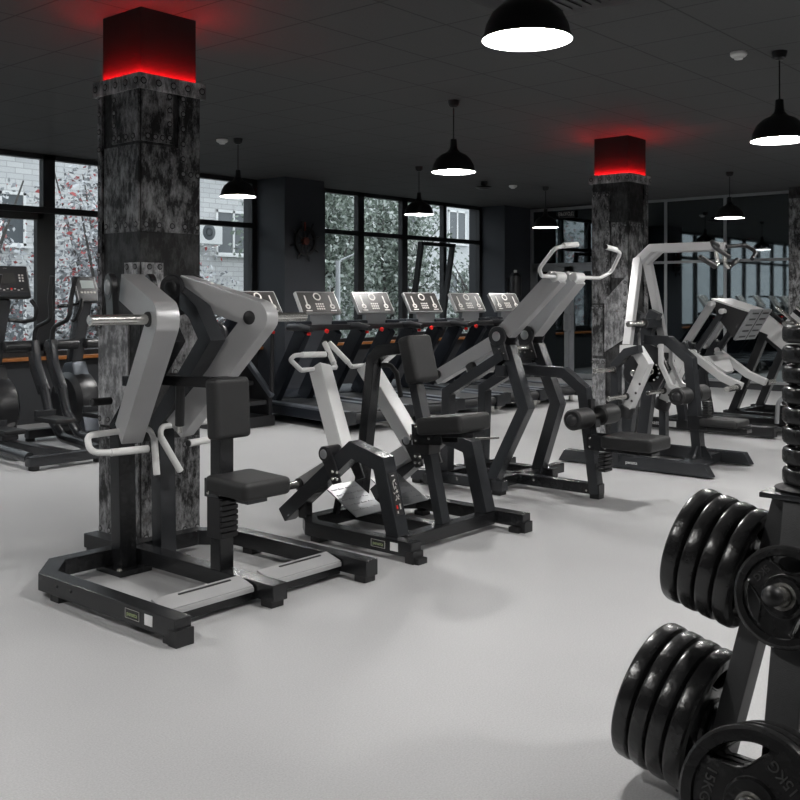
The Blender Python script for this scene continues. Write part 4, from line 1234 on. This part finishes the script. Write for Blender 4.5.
for q in (-0.26, 0.26): obj('carriage_side', prism(nb(), (EC + q, 0, 0), YA, ZA, [(4.50, 1.40), (4.10, 1.27), (4.26, 1.0), (4.42, 1.20)], 0.02, 0.003), M['rubber'], E)
obj('carriage_top', bar(nb(), (EC, 4.50, 1.41), (EC, 4.09, 1.28), 0.54, 0.02, 0.004), M['pale'], E)
p0, p1 = V((EC, 4.06, 1.30)), V((EC, 4.25, 0.98))
dd = (p1 - p0).normalized()
bm = nb(); bar(bm, p0, p1, 0.56, 0.025, 0.006)
fp = obj('foot_plate', bm, M['alu'], E, 'grey slotted foot plate')
nn = XA.cross(dd)
if nn.y > 0: nn = -nn
for cx in (-0.14, 0.14):
    bm = nb()
    for k in range(5):
        c = p0 + dd * (0.04 + k * 0.072) + nn * 0.013 + XA * cx
        obox(bm, c, (0.17, 0.018, 0.004), basis(dd, nn), 0)
    obj('slot_row', bm, M['rubber'], fp)
bm = nb(); bar(bm, p0 + nn * 0.0135, p1 + nn * 0.0135, 0.012, 0.004, 0)
obj('seam', bm, M['rubber'], fp)
obj('seat_pad', pad((EC, 3.55, 0.42), (0.46, 0.48, 0.10), rotx(-14), 0.03), M['leather'], E, 'black padded seat')
obj('back_pad', pad((EC, 3.18, 0.68), (0.44, 0.10, 0.62), rotx(32), 0.03), M['leather'], E, 'black padded backrest')
bm = nb()
bar(bm, (EC, 3.9, 0.10), (EC, 3.3, 0.36), 0.10, 0.09); bar(bm, (EC, 4.9, 0.10), (EC, 3.8, 0.14), 0.22, 0.06); bar(bm, (EC, 3.3, 0.36), (EC, 3.02, 0.8), 0.08, 0.07)
obj('seat_carrier', bm, M['frame'], E)
for sx in (-1, 1):
    obj('hand_loop', tube(nb(), [(EC + sx * 0.28, 3.80, 0.14), (EC + sx * 0.30, 3.78, 0.36), (EC + sx * 0.30, 3.66, 0.47), (EC + sx * 0.30, 3.50, 0.40), (EC + sx * 0.28, 3.36, 0.16)], 0.022, 0.1), M['alu'], E, 'grey hand loop beside the seat')
    obj('side_disc', cyl(nb(), (EC + sx * 0.18, 3.62, 0.26), (EC + sx * 0.22, 3.62, 0.26), 0.11, 28, 0.006), M['plastic'], E)

E.location.y -= 0.13
FC = 11.75
F = thing('sled_press', 'angled sled press with a broad pale side beam bearing dark letters, at the far right', 'gym machine', (FC, 3.9, 0))
hi, lo_ = V((0, 4.36, 1.17)), V((0, 3.22, 0.24))
dd = (lo_ - hi).normalized(); up = V((0, -dd.z, dd.y)); up = up if up.z > 0 else -up
for sx in (-1, 1):
    x = FC + sx * 0.42
    obj('side_beam', bar(nb(), hi + XA * x, lo_ + XA * x, 0.05, 0.22, 0.006), M['pale'], F, 'broad pale sloping beam')
    bm = nb(); bar(bm, hi + XA * x + up * 0.13, lo_ + XA * x + up * 0.13, 0.07, 0.04); bar(bm, hi + XA * x - up * 0.13, lo_ + XA * x - up * 0.13, 0.07, 0.035)
    obj('beam_edge', bm, M['frame'], F)
    obj('guide_rod', cyl(nb(), hi + XA * (x - sx * 0.1) + up * 0.2, lo_ + XA * (x - sx * 0.1) + up * 0.2, 0.02, 14), M['chrome'], F)
    obj('upright', bar(nb(), (x, 4.72, 0.05), (x, 4.32, 1.02), 0.09, 0.09, 0.006, XA), M['frame'], F)
    obj('base_rail', box(nb(), x - 0.05, x + 0.05, 2.5, 4.8, 0.01, 0.11, 0.006), M['frame'], F)
    horn(F, (x + sx * 0.02, 4.0, 1.14), (x + sx * 0.30, 4.0, 1.14), 0.025, 0.04)
    obj('front_stay', bar(nb(), (x, 3.42, 0.34), (x, 2.9, 0.08), 0.08, 0.08, 0.005), M['frame'], F)
text('lettering', 'YMG', 0.19, face_matrix(hi * 0.27 + lo_ * 0.73 + XA * (FC - 0.4465), dd, up), M['frame2'], F, label='dark letters on the pale beam')
obj('cross_rail', box(nb(), FC - 0.42, FC + 0.42, 4.62, 4.72, 0.02, 0.11, 0.005), M['frame'], F)
obj('cross_rail', box(nb(), FC - 0.42, FC + 0.42, 2.6, 2.7, 0.02, 0.11, 0.005), M['frame'], F)
c = hi * 0.62 + lo_ * 0.38 + XA * FC + up * 0.22
obj('carriage', bar(nb(), c - dd * 0.16, c + dd * 0.16, 0.72, 0.06), M['frame2'], F)
obj('carriage_plate', bar(nb(), c + up * 0.02 - dd * 0.16, c + up * 0.52 - dd * 0.10, 0.66, 0.04), M['alu'], F)
for sx in (-1, 1):
    x = FC + sx * 0.36
    obj('carriage_stay', bar(nb(), c + XA * (x - FC) + dd * 0.16, c + XA * (x - FC) + up * 0.46 - dd * 0.1, 0.04, 0.05), M['silver'], F)
    obj('safety_handle', tube(nb(), [(x, 3.2, 0.34), (x, 3.12, 0.56), (x, 2.98, 0.60)], 0.02, 0.05), M['chrome'], F)
    obj('seat_side', bar(nb(), (x, 3.3, 0.30), (x, 2.62, 0.14), 0.05, 0.08, 0.005), M['frame'], F)
obj('seat_pad', pad((FC, 3.12, 0.34), (0.50, 0.40, 0.09), rotx(-12), 0.03), M['leather'], F)
obj('back_pad', pad((FC, 2.72, 0.56), (0.50, 0.10, 0.7), rotx(48), 0.03), M['leather'], F)
F.location.y -= 0.10
# ------------------------------------------------------------------ weight plates and their tree
def plate_bm(R, T, bore=0.0265):
    """tri-grip plate, axis +Z, centred; three curved grip holes, raised rim and hub"""
    seg = 96
    rim, hub = R * 0.80, R * 0.24 + 0.022
    t = T / 2
    w = t * 0.62
    HA = math.radians(33) if R > 0.09 else -1.0
    def hole(th):
        a = (th - PI / 2) % (2 * PI / 3)
        return min(a, 2 * PI / 3 - a)
    def rows(th):
        a = hole(th)
        f = min(1.0, a / HA) if HA > 0 else 1.0
        gi = R * (0.49 + 0.25 * f ** 2.2)
        b = 0.0035 if HA > 0 and a < HA * 1.05 else 0.0
        return [(bore, t), (hub - 0.006, t), (hub, w + 0.001), (max(hub + 0.002, R * 0.38), w), (gi - 0.008, w), (gi - 0.003, w + b), (gi, w + b * 0.6), (R * 0.785, w), (rim, t), (R - 0.010, t), (R - 0.003, t * 0.78), (R, t * 0.45)]
    bm = nb()
    top, bot = [], []
    for k in range(seg):
        th = 2 * PI * k / seg
        rr = rows(th)
        top.append([bm.verts.new((r * math.cos(th), r * math.sin(th), z)) for r, z in rr])
        bot.append([bm.verts.new((r * math.cos(th), r * math.sin(th), -z)) for r, z in rr])
    n = len(top[0])
    for k in range(seg):
        j = (k + 1) % seg
        m = 2 * PI * (k + 0.5) / seg
        for i in range(n - 1):
            if i == 6 and hole(m) < HA: continue
            bm.faces.new((top[k][i], top[k][i + 1], top[j][i + 1], top[j][i]))
            bm.faces.new((bot[k][i], bot[j][i], bot[j][i + 1], bot[k][i + 1]))
        bm.faces.new((top[k][-1], bot[k][-1], bot[j][-1], top[j][-1]))
        bm.faces.new((top[k][0], top[j][0], bot[j][0], bot[k][0]))
        if hole(m) < HA:
            bm.faces.new((top[k][6], top[j][6], bot[j][6], bot[k][6]))
            bm.faces.new((top[k][7], bot[k][7], bot[j][7], top[j][7]))
    for k in range(seg):      # side walls at the ends of the grip holes
        m0, m1 = 2 * PI * (k - 0.5) / seg, 2 * PI * (k + 0.5) / seg
        if (hole(m0) < HA) != (hole(m1) < HA):
            bm.faces.new((top[k][6], top[k][7], bot[k][7], bot[k][6]))
    bmesh.ops.recalc_face_normals(bm, faces=bm.faces)
    return bm

def make_plate(label, R, T, num, group):
    t = thing('weight_plate', label, 'weight plate', (0, 0, 0), group)
    obj('plate_body', plate_bm(R, T), M['plate'], t, sharp=0.5)
    bm = nb(); lathe(bm, [(0.026, T / 2 + 0.001), (0.034, T / 2 + 0.001), (0.034, -T / 2 - 0.001), (0.026, -T / 2 - 0.001)], (0, 0, 0), ZA, 32, True)
    obj('bore_ring', bm, M['chrome'], t, 'steel ring around the bore')
    a = math.radians(150)
    z = T / 2 * 0.62
    for ang in (30, 150):
        an = math.radians(ang)
        up = -V((math.cos(an), math.sin(an), 0))
        text('raised_marking', num + 'KG', R * (0.2 if len(num) < 3 else 0.16), face_matrix(-up * R * 0.6 + ZA * z, up.cross(ZA), up), M['mark'], t, 0.0022)
    return t

def place(o, pos, axis, spin=0.0):
    n = V(axis).normalized()
    up = ZA if abs(n.z) < 0.9 else YA
    up = (up - n * up.dot(n)).normalized()
    m = Matrix((up.cross(n), up, n)).transposed()
    o.location = pos
    o.rotation_euler = (m @ Matrix.Rotation(spin, 3, 'Z')).to_euler()

TX, TY = 2.685, 0.88
TAU = math.radians(14)
ct, st_ = math.cos(TAU), math.sin(TAU)
TOPZ = 0.885
T = thing('plate_tree', 'dark pyramid plate tree with pegs at the right foreground', 'plate tree', (TX, TY, 0))
def leg_pt(d, z, off=0.0):
    """centre of the outer face of the leg towards d at height z, moved out along the peg by off"""
    p = V((TX, TY, 0)) + V(d) * (0.085 + (TOPZ - z) * math.tan(TAU)) + ZA * z
    return p + (V(d) * ct + ZA * st_) * off
for d in (-XA, YA, XA, -YA):
    n = V(d) * ct + ZA * st_
    a, b = leg_pt(d, TOPZ - 0.005) - n * 0.03, leg_pt(d, 0.045) - n * 0.03
    obj('leg', bar(nb(), a, b, 0.085, 0.06, 0.006, n), M['tree'], T)
    f = leg_pt(d, 0.02)
    obj('foot_bar', bar(nb(), V((TX, TY, 0.03)) + V(d) * 0.02, V((f.x, f.y, 0.03)) + V(d) * 0.06, 0.085, 0.06, 0.006), M['tree'], T)
    for z, L in ((0.648 if d == -XA else 0.655, 0.235), (0.185 if d == -XA else 0.205, 0.24)):
        e = 0.135 if d == -XA and z > 0.5 else (0.205 if d == -XA else L)
        pg = obj('peg', cyl(nb(), leg_pt(d, z, 0.0), leg_pt(d, z, e), 0.0235, 24, 0.003), M['chrome'], T, 'bright steel peg')
        obj('peg_cap', dome(nb(), leg_pt(d, z, e), n, 0.026, 0.026, 20), M['rubber'], pg)
        obj('peg_collar', cyl(nb(), leg_pt(d, z, 0), leg_pt(d, z, 0.014), 0.045, 24, 0.004), M['frame2'], pg)
obj('top_cap', obox(nb(), (TX, TY, TOPZ + 0.004), (0.20, 0.20, 0.014), None, 0.003), M['frame2'], T)
bm = nb(); lathe(bm, [(0, 0), (0.085, 0), (0.09, 0.008), (0.06, 0.02), (0, 0.02)], (TX, TY, TOPZ + 0.011), ZA, 32)
obj('top_dish', bm, M['rubber'], T)
obj('top_peg', cyl(nb(), (TX, TY, TOPZ), (TX, TY, 1.40), 0.0235, 24, 0.004), M['chrome'], T)

small = make_plate('x', 0.071, 0.048, '1.25', 'small plates stacked on top of the tree')
p5 = make_plate('x', 0.126, 0.036, '5', 'plates on the pegs facing the camera')
p10 = make_plate('x', 0.168, 0.048, '10', 'plates on the upper left peg')
p20 = make_plate('x', 0.204, 0.050, '20', 'plates on the lower left peg')
p15 = make_plate('x', 0.178, 0.048, '15', 'plates on the lower peg facing the camera')
order = ['lowest', 'second from the bottom', 'third from the bottom', 'fourth from the bottom', 'fourth from the top', 'third from the top', 'second from the top', 'topmost']
for k in range(8):
    o = small if k == 0 else dup(small)
    o['label'] = 'small black plate piled flat on the plate tree, %s' % order[k]
    place(o, (TX, TY, TOPZ + 0.051 + k * 0.0535), ZA, 0.3 * k)
nx = -XA * ct + ZA * st_
o = p5
o['label'] = 'black five kilo plate with grip holes facing the camera on the upper peg'
place(o, leg_pt(-XA, 0.648, 0.05), nx, math.radians(-10))
cnt = ['nearest the post', 'second from the post', 'third from the post', 'outermost']
ny = YA * ct + ZA * st_
for k in range(4):
    o = p10 if k == 0 else dup(p10)
    o['label'] = 'black rubber plate of the upper left row, %s' % cnt[k]
    place(o, leg_pt(YA, 0.655, 0.03 + k * 0.051), ny, 0.2 + 0.15 * k)
for k in range(4):
    o = p20 if k == 0 else dup(p20)
    o['label'] = 'large black plate of the lower left row, %s' % cnt[k]
    place(o, leg_pt(YA, 0.205, 0.04 + k * 0.053), ny, 0.1 + 0.12 * k)
cn2 = ['hindmost, nearest the post', 'middle of the three', 'in front, with its marking in view']
for k in range(3):
    o = p15 if k == 0 else dup(p15)
    o['label'] = 'black grip plate at the bottom right corner, %s' % cn2[k]
    place(o, leg_pt(-XA, 0.185, 0.04 + k * 0.052), nx, math.radians(20))

# ------------------------------------------------------------------ treadmills
def make_treadmill():
    t = thing('treadmill', 'x', 'treadmill', (0, 0, 0), 'row of treadmills before the windows')
    bm = nb()
    box(bm, -0.40, 0.40, -1.02, 0.75, 0.09, 0.20, 0.012)
    obj('deck_frame', bm, M['tread_dark'], t)
    obj('running_belt', box(nb(), -0.27, 0.27, -0.985, 0.72, 0.195, 0.214, 0.004), M['belt'], t, 'black running belt')
    for s in (-1, 1):
        obj('side_rail', box(nb(), s * 0.285, s * 0.40, -1.0, 0.74, 0.20, 0.226, 0.006), M['rail'], t, 'grey side rail')
        obj('rear_cap', box(nb(), s * 0.27, s * 0.41, -1.06, -0.98, 0.085, 0.225, 0.012), M['frame2'], t)
        obj('rubber_foot', cyl(nb(), (s * 0.33, -0.9, 0), (s * 0.33, -0.9, 0.09), 0.03, 14, 0.004), M['chrome'], t)
        obj('rubber_foot', cyl(nb(), (s * 0.33, 0.9, 0), (s * 0.33, 0.9, 0.06), 0.03, 14, 0.004), M['rubber'], t)
        # uprights lean back over the deck towards the user
        obj('upright', side(nb(), s * 0.22, [(0.66, 0.20), (0.62, 0.27), (0.0, 1.07)], 0.21, 0.08, 0.012), M['tread_dark'], t)
    obj('rear_roller', cyl(nb(), (-0.27, -1.0, 0.155), (0.27, -1.0, 0.155), 0.045, 20, 0.004), M['belt'], t)
    bm = nb(); prism(bm, (0, 0, 0), YA, ZA, [(0.66, 0.06), (1.08, 0.06), (1.08, 0.24), (1.0, 0.30), (0.80, 0.29), (0.66, 0.225)], 0.74, 0.02)
    obj('motor_hood', bm, M['tread_dark'], t)
    # handlebar wing with armrests
    bm = nb(); box(bm, -0.42, 0.42, -0.09, 0.07, 1.05, 1.12, 0.02)
    w = obj('handlebar', bm, M['plastic'], t)
    for s in (-1, 1):
        obj('armrest', tube(nb(), [(s * 0.40, 0.03, 1.09), (s * 0.41, -0.2, 1.10), (s * 0.405, -0.42, 1.075)], [0.042, 0.042, 0.03], 0, 14), M['plastic'], t)
        obj('cup_tray', box(nb(), s * 0.14, s * 0.36, -0.05, 0.11, 1.10, 1.16, 0.02), M['tread_dark'], t)
    obj('stop_button', cyl(nb(), (0.0, -0.12, 1.05), (0.0, -0.15, 1.04), 0.025, 16, 0.004), M['red'], t, 'red stop button')
    obj('sensor_knob', cyl(nb(), (-0.39, -0.35, 1.045), (-0.39, -0.35, 1.01), 0.022, 14, 0.006), M['red'], t, 'red knob')
    # console panel
    tilt = -33
    R = rotx(tilt)
    c = V((0, 0.05, 1.36))
    up = V((0, math.sin(math.radians(33)), math.cos(math.radians(33))))
    nrm = V((0, -up.z, up.y))
    obj('console_neck', box(nb(), -0.16, 0.16, -0.03, 0.05, 1.10, 1.26, 0.015), M['alu'], t)
    obj('console_shell', obox(nb(), c, (0.55, 0.05, 0.30), R, 0.01), M['console_side'], t, 'silver console shell')
    f = obj('console_face', obox(nb(), c + nrm * 0.0255, (0.52, 0.004, 0.275), R, 0.001), M['console'], t, 'dark console face')
    o0 = c + nrm * 0.0285
    def at(u, v): return o0 + XA * u + up * v
    bm = nb(); lathe(bm, [(0.036, 0), (0.052, 0), (0.052, 0.002), (0.036, 0.002)], at(0.0, 0.075), nrm, 28, True)
    obj('dial_ring', bm, M['print'], f, 'pale dial ring')
    for s in (-1, 1):
        bm = nb(); bar(bm, at(s * 0.17, 0.09), at(s * 0.17, -0.05), 0.018, 0.002, 0, nrm)
        lathe(bm, [(0.016, 0), (0.034, 0), (0.034, 0.002), (0.016, 0.002)], at(s * 0.17, -0.06), nrm, 20, True)
        obj('slider_print', bm, M['print'], f)
        bm = nb(); bar(bm, at(s * 0.17 - 0.04, -0.115), at(s * 0.17 + 0.04, -0.115), 0.014, 0.002, 0, nrm)
        obj('key_label', bm, M['print'], f)
    bm = nb()
    for i in range(4):
        for j in range(3): obox(bm, at((i - 1.5) * 0.03, -0.025 - j * 0.033), (0.02, 0.002, 0.02), R, 0)
    obj('keypad', bm, M['print'], f, 'pale keypad')
    return t
tm = make_treadmill()
TL = ['treadmill at the left end of the row, before the pillar, its deck in the open',
      'second treadmill from the left, under the left end of the right window bay',
      'third treadmill from the left, before the tilted window leaf',
      'fourth treadmill from the left, under the right end of the window bay',
      'treadmill at the far right end of the row, behind the silver pulldown arms']
HEAD = math.radians(-10)
for k, x in enumerate((8.03, 8.97, 9.93, 10.9, 11.82)):
    loc = (x, 8.12, 0)
    if k == 0:
        tm.location = loc; tm['label'] = TL[0]; tm.rotation_euler = (0, 0, HEAD)
    else: dup(tm, loc, TL[k], rz=HEAD)

# ------------------------------------------------------------------ stair climber beside the treadmills
sc_ = thing('stair_climber', 'dark stair climber with a grey sloping side rail, behind the nearest row machine', 'stair climber', (7.1, 8.75, 0))
SX, SY = 7.1, 8.75
def Q(a, b, c): return V((SX + a, SY + b, c))
obj('base', box(nb(), SX - 0.36, SX + 0.36, SY - 0.5, SY + 0.55, 0.0, 0.12, 0.02), M['plastic'], sc_)
for s in (-1, 1):
    obj('side_panel', prism(nb(), Q(s * 0.31, 0, 0), YA, ZA, [(-0.48, 0.10), (0.5, 0.10), (0.5, 0.95), (0.2, 0.98), (-0.48, 0.32)], 0.05, 0.012), M['plastic'], sc_)
    obj('sloping_rail', bar(nb(), Q(s * 0.31, -0.5, 0.33), Q(s * 0.31, 0.16, 0.92), 0.06, 0.05, 0.012), M['rail'], sc_, 'grey sloping rail')
    obj('handrail', tube(nb(), [Q(s * 0.33, -0.47, 0.33), Q(s * 0.33, -0.48, 1.08), Q(s * 0.33, -0.40, 1.14), Q(s * 0.33, 0.05, 1.16), Q(s * 0.30, 0.2, 1.05)], 0.027, 0.08), M['plastic'], sc_)
    obj('handle_bar', tube(nb(), [Q(s * 0.10, -0.30, 1.32), Q(s * 0.30, -0.33, 1.35), Q(s * 0.34, -0.20, 1.47), Q(s * 0.34, 0.15, 1.49), Q(s * 0.22, 0.3, 1.47)], 0.02, 0.07), M['plastic'], sc_)
for k in range(3):
    obj('step', box(nb(), SX - 0.27, SX + 0.27, SY - 0.46 + k * 0.22, SY - 0.2 + k * 0.22, 0.24 + k * 0.2, 0.29 + k * 0.2, 0.01), M['belt'], sc_)
obj('mast', bar(nb(), Q(0, 0.25, 0.6), Q(0, -0.42, 1.3), 0.30, 0.08, 0.02), M['tread_dark'], sc_)
tc_ = V((7.17, 8.20, 0)) - V((0, 0.05, 0))
for ch in kids(tm):
    if ch.name.split('.')[0] in ('console_shell', 'console_neck'):
        c = ch.copy(); COL.objects.link(c); c.parent = sc_
        c.location = tc_ - V((SX, SY, 0))
    if ch.name.split('.')[0] == 'console_face':
        c = dup(ch, parent=sc_); c.location = tc_ - V((SX, SY, 0))
obj('stop_lamp', cyl(nb(), Q(0.33, -0.47, 1.04), Q(0.33, -0.51, 1.04), 0.02, 14, 0.004), M['red'], sc_, 'red knob')

# ------------------------------------------------------------------ elliptical trainers
def elliptical(label, x, y, kind, swing=0.0):
    t = thing('elliptical_trainer', label, 'elliptical trainer', (x, y, 0), 'elliptical trainers at the left window')
    def P(a, b, c): return V((x + a, y + b, c))
    def bx(bm, a0, a1, b0, b1, c0, c1, bev=0.008): return box(bm, x + a0, x + a1, y + b0, y + b1, c0, c1, bev)
    obj('base_frame', (lambda bm: (bx(bm, -0.05, 0.05, -0.85, 0.8, 0.04, 0.13, 0.01), bx(bm, -0.34, 0.34, 0.70, 0.80, 0.03, 0.12, 0.02), bm)[-1])(nb()), M['plastic'], t)
    obj('rear_bar', bar(nb(), P(-0.36, -0.84, 0.075), P(0.36, -0.84, 0.075), 0.10, 0.09, 0.02), M['frame2'], t)
    for s in (-1, 1):
        obj('rubber_foot', cyl(nb(), P(s * 0.3, -0.84, 0), P(s * 0.3, -0.84, 0.035), 0.045, 16, 0.004), M['rubber'], t)
        obj('rubber_foot', cyl(nb(), P(s * 0.3, 0.75, 0), P(s * 0.3, 0.75, 0.035), 0.045, 16, 0.004), M['rubber'], t)
    # drive housing
    bm = nb()
    lathe(bm, [(0, -0.13), (0.24, -0.13), (0.29, -0.09), (0.30, 0.0), (0.29, 0.09), (0.24, 0.13), (0, 0.13)], P(0, 0.42, 0.40), XA, 40)
    obj('drive_housing', bm, M['plastic'], t)
    bm = nb(); prism(bm, P(0, 0, 0), YA, ZA, [(0.10, 0.12), (0.75, 0.12), (0.70, 0.42), (0.50, 0.78), (0.36, 0.80), (0.22, 0.5)], 0.17, 0.03)
    obj('shroud', bm, M['rail'] if kind == 'small' else M['plastic'], t)
    obj('mast', ribbon(nb(), P(0, 0, 0), YA, ZA, [(0.46, 0.70), (0.38, 1.05), (0.26, 1.42)], 0.12, 0.13, 0.03, 0.1), M['frame2'], t)
    if kind == 'large':
        c = P(0, 0.22, 1.56); R = rotx(-16)
        obj('console', obox(nb(), c, (0.46, 0.07, 0.31), R, 0.025, 4), M['plastic'], t)
        up = V((0, math.sin(math.radians(16)), math.cos(math.radians(16)))); nr = V((0, -up.z, up.y))
        def q(u, v): return c + nr * 0.0365 + XA * u + up * v
        sc = obj('screen', obox(nb(), q(0.0, 0.03), (0.17, 0.004, 0.10), R, 0.001), M['console'], t)
        obj('lower_trim', obox(nb(), q(0, -0.12), (0.42, 0.004, 0.035), R, 0.001), M['frame2'], t)
        for i in range(9): obj('key', obox(nb(), q(-0.14 + i * 0.035, -0.07 - 0.012 * (i % 2)), (0.018, 0.003, 0.009), R, 0), M['print'], t)
        for i in range(2):
            for j in range(3): obj('key', obox(nb(), q(0.13 + i * 0.03, 0.06 - j * 0.026), (0.016, 0.003, 0.016), R, 0), M['print'], t)
        obj('stop_key', cyl(nb(), q(0.035, -0.072), q(0.035, -0.072) + nr * 0.004, 0.011, 12, 0.001), M['red'], t, 'red stop key')
        text('lettering', '·····', 0.03, face_matrix(q(0, 0.125), XA, up), M['print'], t)
    else:
        c = P(-0.02, 0.20, 1.50); R = rotx(-24)
        obj('console', obox(nb(), c, (0.24, 0.05, 0.27), R, 0.015, 3), M['plastic'], t)
        up = V((0, math.sin(math.radians(24)), math.cos(math.radians(24)))); nr = V((0, -up.z, up.y))
        def q(u, v): return c + nr * 0.0265 + XA * u + up * v
        obj('screen', obox(nb(), q(0.01, 0.045), (0.14, 0.003, 0.085), R, 0.001), M['lcd'], t, 'pale grey display')
        for i in range(5): obj('key', obox(nb(), q(-0.07 + i * 0.035, -0.04), (0.024, 0.003, 0.02), R, 0), M['print'], t)
        obj('console_arm', cyl(nb(), P(-0.34, 0.16, 1.34), P(-0.06, 0.2, 1.36), 0.018, 12), M['frame'], t)
    for s in (-1, 1):
        sw = swing * s
        obj('fixed_handle', tube(nb(), [P(s * 0.05, 0.30, 1.22), P(s * 0.17, 0.20, 1.20), P(s * 0.21, 0.06, 1.22), P(s * 0.20, 0.0, 1.32), P(s * 0.16, 0.04, 1.40)], 0.019, 0.06), M['rubber'], t)
        obj('moving_handle', tube(nb(), [P(s * 0.30, -0.18 + sw, 1.62), P(s * 0.31, -0.12 + sw, 1.42), P(s * 0.33, -0.12 + sw, 1.22), P(s * 0.33, 0.22 + sw * 0.5, 1.14), P(s * 0.33, 0.30, 0.96)], 0.021, 0.10), M['rubber'], t)
        bm = nb(); ribbon(bm, P(s * 0.33, 0, 0), YA, ZA, [(0.31, 1.02), (0.27, 0.78), (0.21 - sw, 0.54)], 0.12, 0.075, 0.018)
        lv = obj('lever_panel', bm, M['frame2'], t)
        if kind == 'large' and s < 0:
            text('lettering', '····', 0.05, face_matrix(P(-0.359, 0.28, 0.85), (0, 0, -1), (0, -1, 0)), M['white_print'], lv)
        obj('pivot_shaft', cyl(nb(), P(s * 0.04, 0.32, 0.97), P(s * 0.37, 0.32, 0.97), 0.05, 20, 0.01), M['plastic'], t)
        obj('pedal_link', tube(nb(), [P(s * 0.33, 0.22 - sw, 0.60), P(s * 0.33, 0.12 - sw, 0.34), P(s * 0.33, -0.10 - sw, 0.15), P(s * 0.32, -0.80, 0.10)], 0.045, 0.12, 14), M['frame2'], t)
        bm = nb(); bx(bm, s * 0.10 - 0.02 if s > 0 else -0.28, s * 0.28 if s > 0 else -0.08, -0.42 - sw, -0.05 - sw, 0.27 + sw * 0.4, 0.315 + sw * 0.4, 0.015)
        pd = obj('pedal', bm, M['rubber'], t)
        bm = nb(); bx(bm, s * 0.18 - 0.1, s * 0.18 + 0.1, -0.09 - sw, -0.05 - sw, 0.31 + sw * 0.4, 0.37 + sw * 0.4, 0.01)
        obj('toe_stop', bm, M['frame2'], pd)
    return t
elliptical('dark elliptical trainer with a wide console, at the left edge of the picture', 4.50, 8.42, 'large', 0.10)
elliptical('dark elliptical trainer with a small grey display, just left of the near column', 5.34, 8.42, 'small', -0.10)
